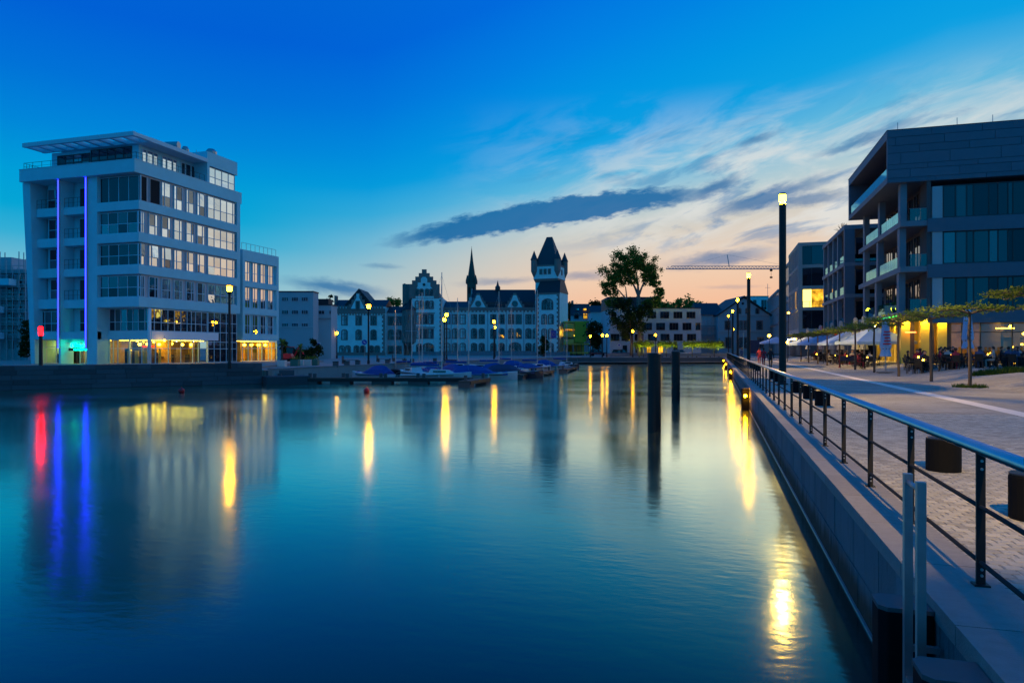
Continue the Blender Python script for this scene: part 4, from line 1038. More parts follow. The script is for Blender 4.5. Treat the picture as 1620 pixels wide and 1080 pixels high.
for i in (-1, 0, 1): castle_window(tw, -S_ / 2 + i * 1.15 - .1, Zt(432.5), .42, 1.1, False, 1, -.16)
castle_window(tw, .16, Zt(433), .42, 1.1, False, 1, S_ / 2, ang=R(90))
x0, x1, yf = -4.9, 1.35, -2.6
MB().box(x0, x1, yf, S_ - 1.5, 0, Zt(463.5)).build('porch_wall', M['render_b'], tw)
MB().hexa([(x0 - .15, yf - .2, Zt(463.5)), (x1 + .15, yf - .2, Zt(463.5)), (x1 + .15, S_ - 1.4, Zt(463.5)), (x0 - .15, S_ - 1.4, Zt(463.5))], [(x0 + .2, .2, Zt(443)), (x1 - .6, .2, Zt(443)), (x1 - .6, S_ - 2.5, Zt(443)), (x0 + .2, S_ - 2.5, Zt(443))]).build('porch_roof', M['slate'], tw)
MB().box(x0 - .08, x1 + .08, yf - .12, yf, Zt(466.5), Zt(463)).build('cornice', M['redstone'], tw)
castle_window(tw, (x0 + x1) / 2 - .1, Zt(490), 2.7, 2.6, True, 3, yf)
for dx_ in (-.95, .85):
    castle_window(tw, (x0 + x1) / 2 + dx_, Zt(512.5), 1.15, 2.3, True, 2, yf); castle_window(tw, (x0 + x1) / 2 + dx_, Zt(535), 1.15, 2.3, True, 2, yf)
castle_window(tw, (x0 + x1) / 2 + .85, Zt(557), 1.15, 2.2, True, 2, yf)
quoins(tw, x0, yf, .1, Zt(467), 1, yf - .05); quoins(tw, x1, yf, .1, Zt(467), -1, yf - .05)
castle_window(tw, -S_ + .9, Zt(468), .4, 1.0, True, 1, .22)

# --- church spire
ch = thing('church_spire', 'thin dark church spire rising behind the castle roof', 'church', loc_at(745.5, 265), YAW)
kk = 265 / F; Zs = lambda py: Z(py, 265)
MB().box(-1.7, 1.7, .9, 4.3, 0, Zs(446)).build('tower_wall', M['copper'], ch)
MB().lathe([(1.75, Zs(446)), (1.25, Zs(430)), (.62, Zs(412)), (.08, Zs(391))], 8, (0, 2.6, 0)).build('spire', M['copper'], ch)
for sx in (-1.6, 1.6):
    for sy in (1.0, 4.2): MB().lathe([(.6, Zs(448)), (.6, Zs(443)), (.05, Zs(434))], 6, (sx, sy, 0)).build('pinnacle', M['copper'], ch)
for i in (-1, 1): MB().box(i * .8 - .3, i * .8 + .3, .84, .9, Zs(464), Zs(454)).build('louvre', M['dark'], ch)
MB().tube((0, 2.6, Zs(391.5)), (0, 2.6, Zs(388)), .06, n=5).build('cross', M['frame_d'], ch)

# --- flat-roofed blocks beside the white wing
def block(name, label, px0, px1, py0, D, depth, m, wins, wm=('frame', 'glass_far'), z0=0.0, extra=None):
    t = thing(name, label, 'building', loc_at((px0 + px1) / 2, D, z0), YAW); X_, Z_ = frame_at((px0 + px1) / 2, D)
    MB().box(X_(px0), X_(px1), 0, depth, 0, Z_(py0) - z0).build('wall', m, t)
    MB().box(X_(px0) - .1, X_(px1) + .1, -.1, depth, Z_(py0) - z0, Z_(py0) - z0 + .18).build('roof_edge', M['frame_d'], t)
    for (a, b_, c_, d_, nc) in wins:
        window(t, X_(a), -.02, Z_(d_) - z0, 0, X_(b_) - X_(a), Z_(c_) - Z_(d_), (1,) * nc, (1,), fm=M[wm[0]], gm=M[wm[1]], dp=.14)
    return t, X_, Z_
wins = [(a, a + 10.5, y0, y0 + 6.5, 3) for y0 in (470, 490.5, 511) for a in (446, 461.5, 477)]
t, X_, Z_ = block('flat_roofed_block', 'plain blue-grey block with small windows right of the white wing', 438, 495.5, 462, 112, 3.0, M['render_g'], wins)
MB().box(X_(438), X_(495.5), -.12, -.003, Z_(517.5), Z_(516)).build('ledge', M['render_l'], t)
t, X_, Z_ = block('low_block', 'lower grey block between the plain block and the castle wing', 495.6, 524, 483, 117, 4.0, M['render_l'], [(496, 499.5, 491, 497, 1), (504, 513.5, 491, 497, 2), (521, 524, 491, 497, 1)])
MB().box(X_(495.6), X_(524), -.2, -.003, Z_(505), Z_(503)).build('ledge', M['concrete'], t)
MB().box(X_(496), X_(517), 1, 3.8, Z_(483) + .18, Z_(472)).build('roof_structure', M['slate'], t)

# --- white apartment block behind the plane tree
wins = [(c_ - 7, c_ + 7, 493, 503.5, 3) for c_ in (1031, 1051.5, 1072.4, 1093)] + [(967, 975, 494, 505, 2)]
wins += [(c_ - 7, c_ + 7, 510.5, 522, 3) for c_ in (982.5, 1003, 1024.4, 1045, 1066, 1086.7)] + [(1100.5, 1108, 510.5, 522, 2)]
wins += [(c_ - 7, c_ + 7, 528, 539, 3) for c_ in (973, 990, 1011, 1032, 1052, 1073, 1094)]
t, X_, Z_ = block('apartment_block', 'pale cubic apartment block with staggered windows behind the plane tree', 965, 1109, 488, 152, 16, M['render_l'], wins, ('frame_b', 'glass_far'))
MB().box(X_(964), X_(1036), 3, 14, Z_(488) + .18, Z_(468)).build('attic', M['slate_b'], t)
for a, b_ in ((985, 992), (1005, 1014), (1023, 1030), (1041, 1049), (1065, 1072)): window(t, X_(a), -.02, Z_(558), 0, X_(b_) - X_(a), Z_(546) - Z_(558), (1, 1), (1,), fm=M['frame_b'], gm=M['litwin'] if a in (1023, 1041) else M['glass_far'], dp=.14)

# --- parking garage with yellow light
pg = thing('parking_garage', 'yellow-lit open parking garage right of the castle tower', 'garage', loc_at(912, 172), YAW)
X_, Z_ = frame_at(912, 172)
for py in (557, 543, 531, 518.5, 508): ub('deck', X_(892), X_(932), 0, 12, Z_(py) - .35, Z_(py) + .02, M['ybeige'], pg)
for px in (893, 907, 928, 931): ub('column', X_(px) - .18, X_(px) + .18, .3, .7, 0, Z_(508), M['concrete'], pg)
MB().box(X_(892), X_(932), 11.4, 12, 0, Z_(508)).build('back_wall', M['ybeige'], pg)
for py in (541, 529, 516.5): ub('parapet', X_(892), X_(908), -.1, .0, Z_(py) - .35, Z_(py) + .75, M['ybeige'], pg)
ub('mesh_panel', X_(909), X_(927), -.35, -.2, Z_(541), Z_(509), M['garage'], pg)
for py in (533.5, 522, 512):
    for px in (896, 903, 913, 922): ub('strip_light', X_(px) - .5, X_(px) + .5, 2.2, 2.5, Z_(py) + .35, Z_(py) + .5, M['lamp_small'], pg)
for px in (898, 905, 912, 919): ub('gate_bar', X_(px), X_(px) + .15, .0, .15, 0, Z_(544), M['frame_b'], pg)
# --- dark roofed houses behind the garage
hh = thing('dark_roofed_house', 'dark steep-roofed house with a lit window behind the parking garage', 'house', loc_at(920, 225), YAW)
X_, Z_ = frame_at(920, 225)
MB().box(X_(904), X_(934), 0, 10, 0, Z_(498)).build('wall', M['render_g'], hh)
roof_gable(X_(903), X_(935), -.4, 10.4, Z_(499), Z_(479)).build('roof', M['slate'], hh)
ub('chimney', X_(906), X_(909), 4, 5.5, Z_(481), Z_(474), M['redstone'], hh)
for px, lit in ((912, 0), (926, 1)): castle_window(hh, X_(px), Z_(504) , 1.3, 1.6, False, 2, 0, lit=bool(lit))
for px in (914, 926): ub('skylight', X_(px) - .5, X_(px) + .5, 1.6, 1.9, Z_(490), Z_(487.5), M['litwin'] if px == 926 else M['glass'], hh)
h2 = thing('white_gabled_house', 'house with a pale end wall and dark roof left of the apartment block', 'house', loc_at(950, 215), YAW)
X_, Z_ = frame_at(950, 215)
MB().box(X_(935), X_(966), 0, 9, 0, Z_(493)).build('wall', M['render_l'], h2)
roof_gable(X_(934), X_(968), -.3, 9.3, Z_(494), Z_(482)).build('roof', M['slate'], h2)
# --- gabled villa at the end of the promenade
vl = thing('gabled_villa', 'grey villa with a broad front gable at the end of the promenade', 'house', loc_at(1177, 168), YAW)
X_, Z_ = frame_at(1177, 168)
MB().box(X_(1136), X_(1218), 0, 14, 0, Z_(499)).xprism([(X_(1136), Z_(499)), (X_(1218), Z_(499)), (X_(1177), Z_(471.5))], 0, 14).build('wall', M['render_g'], vl)
mb = MB()
for s in (-1, 1):
    ex, ez, ax_, az_ = X_(1177 + s * 43), Z_(500), X_(1177), Z_(470)
    p = [(ex, ez), (ax_, az_), (ax_, az_ + .35), (ex, ez + .35)]
    mb.xprism(p if s < 0 else p[::-1], -.5, 14.5)
mb.build('roof', M['slate'], vl)
MB().box(X_(1111), X_(1136), 3, 13, 0, Z_(497)).build('side_wing_wall', M['render_g'], vl)
roof_gable(X_(1110), X_(1150), 2.5, 13.5, Z_(497), Z_(476)).build('side_wing_roof', M['slate'], vl)
for py in (523.5, 497.5): MB().box(X_(1138), X_(1216), -.2, -.002, Z_(py + 1), Z_(py - .8)).build('string_course', M['render_l'], vl)
for px, w_, h_ in ((1151, 1.1, 2.0), (1172, .6, 2.0), (1179.5, .6, 2.0), (1201.5, 1.2, 2.0)): castle_window(vl, X_(px), Z_(521), w_, h_, False, 2)
for px in (1169.5, 1182, 1198): castle_window(vl, X_(px), Z_(496.5), .6, 1.3, True, 1)
MB().tube((X_(1175), -.1, Z_(480)), (X_(1175), -.02, Z_(480)), .3, n=10).build('oculus', M['glass_far'], vl)
for px in (1152, 1172, 1180, 1203): castle_window(vl, X_(px), Z_(550), 1.2, 2.4, False, 2)
for i in range(3):
    ub('scaffold_deck', X_(1110), X_(1136), 1.6, 2.6, Z_(515 + 14 * i) - .06, Z_(515 + 14 * i), M['wood'], vl)
for i in range(5): MB().tube((X_(1111 + 6 * i), 1.6, 0), (X_(1111 + 6 * i), 1.6, Z_(498)), .05, n=5).build('scaffold_pole', M['galv'], vl)
t, X_, Z_ = block('modern_attic_block', 'white flat-roofed block rising behind the gabled villa', 1182, 1216, 469, 205, 12, M['stucco'], [(1191, 1197, 474, 484, 1), (1204, 1213, 474, 490, 2)], ('frame_w', 'glass_far'))
# ------------------------------------------------------------------ right-hand apartment building with the projecting stone box
AX, AY, AZ = 13.8, 64.6, .5
ab = thing('stone_apartment_building', 'dark stone-clad apartment building with a projecting top box, nearest at the right', 'building', (AX, AY, AZ))
za = lambda z: z - AZ
fx = lambda px, dy=0.0: ony(px, AY + dy)[1] - AX
XE = 44.0; BD = 17.7; T0, T1 = 15.64, 20.05
MB().box(.0, XE, .04, BD, za(19.33), za(T1) - .003).build('box_roof', M['stone_d'], ab)
MB().box(.0, XE, .04, BD, za(T0), za(T0) + .5).build('box_floor', M['stone_d'], ab)
MB().box(.0, XE, BD - .5, BD - .003, za(T0) + .5, za(19.33)).build('box_end_wall', M['stone_d'], ab)
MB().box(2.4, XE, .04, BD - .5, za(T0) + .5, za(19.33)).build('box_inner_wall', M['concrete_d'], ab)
MB().box(.02, 2.4, .04, .3, za(T0) + .5, za(19.33)).build('box_front_wall', M['stone_d'], ab)
MB().box(-.02, XE, -.02, BD + .02, za(T1), za(T1) + .06).build('roof_edge', M['frame_d'], ab)
# stone panels of the front, running bond with uneven courses
hs = [.38, .72, .42, .95, .62, .72, .60]; z = za(T0); rr = random.Random(2); off = 0
sc_ = (T1 - T0) / sum(hs)
for i, h_ in enumerate(hs):
    h_ *= sc_; x = -[0, 1.9, .6, 2.6, 1.2, 3.0, .3][i]
    while x < XE:
        a, b_ = max(x, 0), min(x + 3.62, XE)
        if b_ - a > .05: ub('stone_panel', a + .016, b_ - .016, -.05 + rr.uniform(-.008, .008), .038, z + .016, z + h_ - .016, M['stone_d'], ab)
        x += 3.62
    z += h_
for i in range(6): ub('balustrade_pane', .10, .13, .35 + i * (BD - 1) / 6, .35 + (i + 1) * (BD - 1) / 6 - .03, za(T0) + .5, za(T0) + 1.35, M['balus'], ab)
window(ab, 2.36, .4, za(T0) + .52, R(-90), 1, 1, paned=False) if False else None
for i in range(5):
    y_ = 1.0 + i * 3.2; window(ab, 2.36, y_ + 2.6, za(T0) + .52, R(-90), 2.6, 2.6, (1, 1), (1,), fm=M['frame_d'], gm=M['glass_far'])
# lower storeys: slabs, piers, glazing
SL = [12.4, 8.6, 4.85]; sx = 1.0
gx0 = fx(1467) ; lev = [T0] + SL
for i, z in enumerate(SL):
    MB().box(sx, gx0 + .1, .0, BD, za(z) - .46, za(z)).box(gx0 + .1, XE, .0, BD, za(z) - .46, za(z) - .003).build('floor_slab', M['stone_m'] if i < 3 else M['stone_d'], ab)
    MB().box(gx0, XE, -.12, -.002, za(z) - .46 - .55, za(z) + .10).build('fascia', M['stone_d'], ab)
for i, (zb, zt_) in enumerate(((12.4, T0), (8.6, 12.4 - .46), (4.85, 8.6 - .46))):
    h_ = zt_ - zb
    for yy in (.55 + .25 * i, 8.2 + .7 * i, 15.2): MB().box(sx + .12, sx + .62, yy, yy + .75, za(zb), za(zt_)).build('pier', M['stone_m'], ab)
    # corner loggia back walls and west glazing
    MB().box(gx0 + .35, gx0 + .6, 1.9, BD - .5, za(zb), za(zt_)).build('loggia_wall', M['concrete_d'], ab)
    MB().box(gx0 + .0, gx0 + .3, .12, 2.2, za(zb), za(zt_)).build('loggia_side_wall', M['concrete_d'], ab)
    for j in range(4):
        window(ab, gx0 + .32, 2.3 + j * 3.6 + 2.8, za(zb) + .02, R(-90), 2.8, h_ - .3, (1, 1, 1), (1,), fm=M['frame_d'], gm=M['glass_dim'])
    # balustrades
    for (y0_, y1_) in ((1.6 + .25 * i, 8.0 + .7 * i), (9.1 + .7 * i, 15.0)):
        n = 3
        for j in range(n): ub('balustrade_pane', sx + .2, sx + .23, y0_ + (y1_ - y0_) * j / n + .02, y0_ + (y1_ - y0_) * (j + 1) / n - .02, za(zb), za(zb) + 1.0, M['balus'], ab)
    for j in range(2): ub('balustrade_pane', sx + .75 + j * .8, sx + .75 + j * .8 + .76, .14, .17, za(zb), za(zb) + 1.0, M['balus_d'], ab)
    MB().tube((sx + .7, .155, za(zb) + 1.03), (gx0 - .02, .155, za(zb) + 1.03), .025, n=6).build('handrail', M['steel'], ab)
    # front glazing
    MB().box(fx(1475), fx(1491), -.02, .5, za(zb) + .1, za(zt_) - .5).build('pale_pier', M['render_g'], ab)
    x0 = fx(1492); zh = h_ - .66 if i else h_ - .55
    window(ab, x0, .12, za(zb) + .11, 0, XE - x0, zh, (.95, .8, .5, 1.1, .65, .7, .35) * 8, (1,), fm=M['frame_d'], gm=lambda i_, j_: rr.choice((M['glass_a'], M['glass_a'], M['glass_a'], M['glass_far'], M['glass_cur'])), ft=.09)
    for q in (1512, 1560, 1603): 
        if rr.random() < .85: ub('roller_blind', fx(q), fx(q) + 1.0, .16, .18, za(zb) + .35, za(zb) + .5, M['stucco2'], ab)
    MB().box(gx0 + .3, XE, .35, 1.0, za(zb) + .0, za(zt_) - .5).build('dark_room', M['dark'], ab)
for px in (1423, 1518, 1575): MB().tube((fx(px), .6, za(T1)), (fx(px), .6, za(T1) + .8), .025, n=5).build('aerial', M['galv'], ab)
# ground floor restaurant
G1 = 4.35
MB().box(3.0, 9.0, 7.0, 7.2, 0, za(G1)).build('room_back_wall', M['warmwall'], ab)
MB().box(9.0, XE, 7.0, 7.2, 0, za(G1)).box(9.0, 9.2, 2.2, 7.0, 0, za(G1)).build('room_back_wall', M['frame_b'], ab)  # shade of the dim room end put into the wall colour
for i in range(14): ub('bar_light', 9.8 + i * .42, 9.95 + i * .42, 6.7 - .5 * (i % 2), 6.8 - .5 * (i % 2), 1.3 + .25 * (i % 4), 1.42 + .25 * (i % 4), M['pendant'], ab)
for i in range(6): ub('partition', 10.4 + i * 1.7, 10.5 + i * 1.7, 4.0 + .4 * (i % 3), 6.9, 0, 2.2, M['frame_b'], ab)
window(ab, 4.6, 1.6, .02, 0, 20, za(G1) - .1, (1.2, 1.2, 2, 1.6, 1.6, 2, 2, 2, 2, 2), (2.2, 1), fm=M['frame_d'], gm=M['clear'], ft=.07)
MB().box(3.2, XE, 1.7, 7.0, 0, .012).build('room_floor', M['woodfloor'], ab)
MB().box(2.2, XE, .2, BD, za(G1) - .02, za(G1) + .02).build('soffit', M['stone_m'], ab)
COLX = [(fx(1431, .9), .9), (fx(1462, .9), .9), (fx(1489, .9), .9)] + [(2.9, 3.6 + 2.6 * i) for i in range(6)]
for i, (x, y_) in enumerate(COLX):
    MB().box(x - .34, x + .34, y_ - .3, y_ + .3, 0, za(G1)).build('yellow_lit_column', M['ybeige'], ab)
    ax_, ay_ = ((0, -.48) if i < 3 else (-.5, 0))
    MB().lathe([(.05, 0), (.11, .02), (.11, .16), (.08, .18)], 10).build('column_spotlight', M['frame_d'], ab, (x + ax_ * 1.0, y_ + ay_ * 1.0, za(G1) - .2))
    MB().lathe([(.07, -.02), (.10, 0)], 10).build('spotlight_lens', M['spot'], ab, (x + ax_, y_ + ay_, za(G1) - .21))
for x, y_ in COLX: MB().box(x + .36, x + .72, y_ - .1, y_ + .35, 0, za(G1)).build('brown_pier', M['frame_b'], ab)
for i, (x, y_) in enumerate([(5.6, 4), (7, 3.2), (10, 3), (11.4, 4.2), (12.6, 3.0), (14, 4.4), (16, 3.4)]): pendant(ab, x, y_, 2.5 + .3 * (i % 3), .14, rod=.9)
ub('ceiling_fill_panel', 4.0, 8.6, 2.6, 3.4, za(G1) - .1, za(G1) - .03, M['ceil'], ab)
ub('ceiling_fill_panel', 12, 15, 3.6, 4.0, za(G1) - .1, za(G1) - .03, M['ceil'], ab)
for i in range(5): ub('ceiling_fill_panel', 9.6 + 2.6 * i, 10.6 + 2.6 * i, 3.0, 3.3, za(G1) - .1, za(G1) - .03, M['ceil'], ab)  # more added panels for an amber glow inside
for i in range(4): ub('strip_light', 8.6 + 2.2 * i, 9.9 + 2.2 * i, 2.0, 2.08, 2.9, 2.96, M['pendant'], ab)
ub('red_bar_light', 12.8, 13.8, 4.0, 4.1, 1.75, 1.85, M['neon_r'], ab); ub('bar_counter', 9.6, 15, 4.6, 5.2, .02, 1.1, M['frame_b'], ab)
for i in range(8): ub('green_led_strip', sx - .03, sx - .003, 1.0 + i * 1.1, 1.0 + i * 1.1 + .8, za(4.46), za(4.54), M['neon_g'], ab)
ub('patio_heater', fx(1441, .2) - .4, fx(1441, .2) + .4, .2, .34, 2.55, 2.65, M['heater'], ab)
ub('floor_light_strip', 9.5, 26, 1.45, 1.5, .02, .06, M['pendant'], ab)

# ------------------------------------------------------------------ second building along the promenade
bx, by0, by1 = 14.8, 91.0, 109.0
bb = thing('balcony_apartment_building', 'grey apartment building with stacked balconies, second along the promenade', 'building', (bx, by0, .5))
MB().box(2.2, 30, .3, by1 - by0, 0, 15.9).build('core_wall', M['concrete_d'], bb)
MB().box(.0, 30, .0, by1 - by0, 15.6, 16.1).build('roof_slab', M['stone_m'], bb)
for z in (11.6, 7.8, 4.0):
    MB().box(.0, 30, .0, by1 - by0, z - .42, z).build('floor_slab', M['stone_m'], bb)
for z0, z1 in ((0, 3.58), (4.0, 7.38), (7.8, 11.18), (11.6, 15.6)):
    MB().box(.05, 1.15, .04, .7, z0, z1).build('corner_pier', M['stone_d'], bb)
    for yy in (5.2, 8.8, 13.0, 17.0): MB().box(.1, .6, yy, yy + .6, z0, z1).build('pier', M['stone_m'], bb)
    for yy in (1.2, 6.2, 10.4, 14.4):
        window(bb, 2.15, yy + 2.4, z0 + .05, R(-90), 2.4, 2.9, (1, 1), (1,), fm=M['frame_d'], gm=M['glass_dim'])
        if z0 > 1: ub('balustrade_pane', .2, .23, yy - .3, yy + 2.9, z0, z0 + 1.0, M['balus'], bb)
    window(bb, 1.3, .26, z0 + .05, 0, 3.2, 2.9, (1, 1, 1), (1,), fm=M['frame_d'], gm=M['glass_far'])
    if z0 > 1: ub('balustrade_pane', 1.2, 5, .06, .09, z0, z0 + 1.0, M['balus_d'], bb)
ub('red_shop_sign', -.06, .0, 2.0, 9.0, 3.05, 3.4, M['neon_r'], bb)
for i in range(5): pendant(bb, 1.0, 2 + i * 3.4, 2.7, .14, rod=.6)
pl = MB()
rp = random.Random(4)
for i in range(26):
    a = i * 2.4; e = R(rp.uniform(10, 75)); L = 1.2
    d = Vector((math.cos(a) * math.cos(e), math.sin(a) * math.cos(e), math.sin(e))); s_ = Vector((-d.y, d.x, 0)).normalized() * .09
    p0 = Vector((0, 0, .5)); p1 = p0 + d * L; pl.quad(tuple(p0 - s_), tuple(p0 + s_), tuple(p1 + s_ * .3), tuple(p1 - s_ * .3))
t = thing('roof_palm', 'spiky palm growing on the roof edge of the balcony building', 'plant', (bx + 1.2, by0 + 8.5, 16.6))
MB().lathe([(.3, 0), (.4, .5)], 10).build('pot', M['concrete'], t); pl.build('fronds', M['leaf_d'], t)

# ------------------------------------------------------------------ third building with the lit room, and the two beyond
cxw, cy0, cy1 = 13.5, 127.0, 144.0
cb = thing('lit_room_building', 'grey office building with one bright orange lit room, third along the promenade', 'building', (cxw, cy0, .5))
kC = 118 / F; Zk = lambda py: Z(py, 118) - .5
XW = lambda px: ony(px, cy0)[1] - cxw
MB().box(.25, 20, .3, cy1 - cy0, 0, Zk(384)).build('core_wall', M['concrete_d'], cb)
ban = [(389.5, 384), (424, 419), (457.5, 452.5), (491, 486.5), (527, 520)]
for a, b_ in ban: MB().box(.0, 20, .0, cy1 - cy0, Zk(a), Zk(b_)).build('floor_band', M['concrete'], cb)
flo = [(419, 389.5), (452.5, 424), (486.5, 457.5), (520, 491)]
for i, (a, b_) in enumerate(flo):
    z0, z1 = Zk(a) + .01, Zk(b_) - .01
    MB().box(.0, .62, .003, .8, z0, z1).build('corner_pier', M['concrete'], cb)
    gm = {2: (lambda i_, j_: M['litwin2'] if i_ == 0 else M['litwin'])}.get(i, M['glass_far'])
    window(cb, .66, .12, z0, 0, 5.2, z1 - z0, (1, 1.3, 1.3), (1,), fm=M['frame_d'], gm=gm)
    n = 6
    for j in range(n):
        y_ = 1.0 + j * (cy1 - cy0 - 1.4) / n
        lit = i == 2 and j == 1
        window(cb, .14, y_ + 1.9, z0, R(-90), 1.9, z1 - z0, (1, 1), (1,), fm=M['frame'], gm=M['litwin'] if lit else M['glass_dim'])
        MB().box(.0, .2, y_ + 1.92, y_ + (cy1 - cy0 - 1.4) / n - .02, z0, z1).build('pier', M['concrete'], cb)
handrail(cb, [(.7, -.06, Zk(486.5)), (5.8, -.06, Zk(486.5))], 1.0, 5, M['frame_d'], .035, 'window_railing', 1)
for i in range(6): pendant(cb, -.3, 1 + i * 2.6, 2.9, .14, 'lamp_cool' if i % 2 else 'pendant', .4)
for nm, lab, x0, y0_, y1_, ztop, gm, nst in (('narrow_grey_building', 'narrow grey building just beyond the lit-room building', 13.9, 144.3, 155.5, 18.6, 'glass_dim', 5), ('green_glass_building', 'green-glazed building with pale floor bands before the villa', 13.3, 166, 202, 14.6, 'glass_dim', 4)):
    t = thing(nm, lab, 'building', (x0, y0_, .5)); L = y1_ - y0_; st = ztop / nst
    MB().box(.3, 18, .2, L, 0, ztop).build('core_wall', M['concrete_d'] if nst == 5 else M['garage'], t)
    for i in range(nst):
        MB().box(0, 18, 0, L, (i + 1) * st - .55, (i + 1) * st).build('floor_band', M['concrete'], t)
        n = max(4, int(L / 3))
        for j in range(n): window(t, .2, (j + 1) * L / n - .1, i * st + .02, R(-90), L / n - .25, st - .6, (1, 1), (1,), fm=M['frame'], gm=M[gm])
        window(t, .5, .08, i * st + .02, 0, 3.0, st - .6, (1, 1), (1,), fm=M['frame'], gm=M[gm])

# ------------------------------------------------------------------ cafe furniture
def chair_proto():
    t = thing('cafe_chair', 'dark woven chair at the outdoor cafe tables', 'chair', group='cafe chairs on the terrace')
    MB().box(-.22, .22, -.22, .22, .43, .47).build('seat', M['rattan'], t)
    MB().hexa([(-.22, .2, .50), (.22, .2, .50), (.22, .235, .50), (-.22, .235, .50)], [(-.2, .29, .90), (.2, .29, .90), (.2, .32, .90), (-.2, .32, .90)]).build('backrest', M['rattan'], t)
    lm_ = MB().box(-.02, .02, -.02, .02, 0, .43).mesh('leg'); lm_.materials.append(M['rattan'])
    for a in (-.19, .19):
        for b_ in (-.19, .19): share('leg', lm_, M['rattan'], t, (a, b_, 0))
        MB().box(a - .02, a + .02, -.2, .26, .64, .67).build('armrest', M['rattan'], t)
    return t
def table_proto():
    t = thing('cafe_table', 'small dark pedestal table on the outdoor cafe terrace', 'table', group='cafe tables on the terrace')
    MB().box(-.38, .38, -.38, .38, .72, .75).build('table_top', M['tabletop'], t)
    MB().tube((0, 0, .03), (0, 0, .72), .035, n=8).build('pedestal', M['iron'], t)
    MB().lathe([(.24, 0), (.24, .03), (.05, .05)], 12).build('foot', M['iron'], t)
    return t
c0_, t0_ = chair_proto(), table_proto(); used = [False, False]
def put(proto, idx, x, y, rz):
    o_ = proto if not used[idx] else copy_tree(proto); used[idx] = True
    o_.location = (x, y, plaza_z(x)); o_.rotation_euler = (0, 0, rz); return o_
rf = random.Random(8); SEATS = []
def table_set(x, y, ang, n=4):
    put(t0_, 1, x, y, ang)
    for i in range(n):
        a = ang + i * math.pi / 2 + rf.uniform(-.12, .12); r_ = .68 + rf.uniform(-.05, .06)
        cx_, cy_ = x + math.sin(a) * r_, y + math.cos(a) * r_
        put(c0_, 0, cx_, cy_, -a); SEATS.append((cx_, cy_, -a))
for j in range(3):
    for i in range(6):
        x, y = 13.9 + 2.15 * i + .6 * j + rf.uniform(-.2, .2), 55.0 + 2.6 * j + rf.uniform(-.2, .2)
        if math.hypot(x - 17.4, y - 57) < .8: x += .9
        table_set(x, y, rf.uniform(0, .5))
for kq in range(14):
    table_set(12.75 + rf.uniform(-.25, .25), 66.5 + 2.75 * kq, rf.uniform(-.2, .2), 4 if kq < 8 else 3)
for j in range(2):
    for i in range(7): table_set(12.9 + 1.75 * i + .5 * j + rf.uniform(-.15, .15), 50.4 + 2.2 * j + .25 * i + rf.uniform(-.15, .15), rf.uniform(0, .5))
def table_lantern(i, x, y):
    t = thing('table_lantern', 'small glowing lantern on a cafe table', 'lantern', (x, y, plaza_z(x) + .75), group='glowing lanterns on the cafe tables')
    MB().lathe([(.05, 0), (.05, .01), (.045, .02)], 8).build('foot', M['iron'], t); MB().lathe([(.04, .02), (.055, .06), (.04, .13)], 8).build('glass', M['lamp_small'], t); MB().lathe([(.045, .132), (.02, .16)], 8).build('cap', M['iron'], t)
for i, o_ in enumerate([q for q in COL.objects if q.name.startswith('cafe_table') and q.parent is None][::2]): table_lantern(i, o_.location.x, o_.location.y)
# parasols
def parasol_open(x, y, ap, ev, half, label, m='canvas'):
    z = plaza_z(x); t = thing('open_parasol', label, 'parasol', (x, y, z), R(12), group='open cafe parasols')
    MB().tube((0, 0, .06), (0, 0, ap - z), .04, n=8).build('pole', M['galv'], t)
    MB().box(-.45, .45, -.45, .45, 0, .07).build('base', M['concrete_d'], t)
    mb = MB(); cs = [(-half, -half), (half, -half), (half, half), (-half, half)]
    e, a_ = ev - z, ap - z
    mb.v = [(0, 0, a_)] + [(x_, y_, e) for x_, y_ in cs] + [(x_, y_, e - .22) for x_, y_ in cs] + [(0, 0, a_ - .03)] + [(x_ * .985, y_ * .985, e - .02) for x_, y_ in cs]
    for i in range(4):
        j = (i + 1) % 4; mb.f += [(0, 1 + i, 1 + j), (1 + i, 5 + i, 5 + j, 1 + j), (9, 10 + j, 10 + i)]
    mb.build('canopy', M[m], t)
    mb = MB()
    for x_, y_ in cs: mb.tube((0, 0, a_ - .08), (x_ * .98, y_ * .98, e - .04), .018, n=5); mb.tube((0, 0, e - .35), (x_ * .5, y_ * .5, (a_ + e) / 2 - .06), .015, n=5)
    mb.build('ribs', M['galv'], t); return t
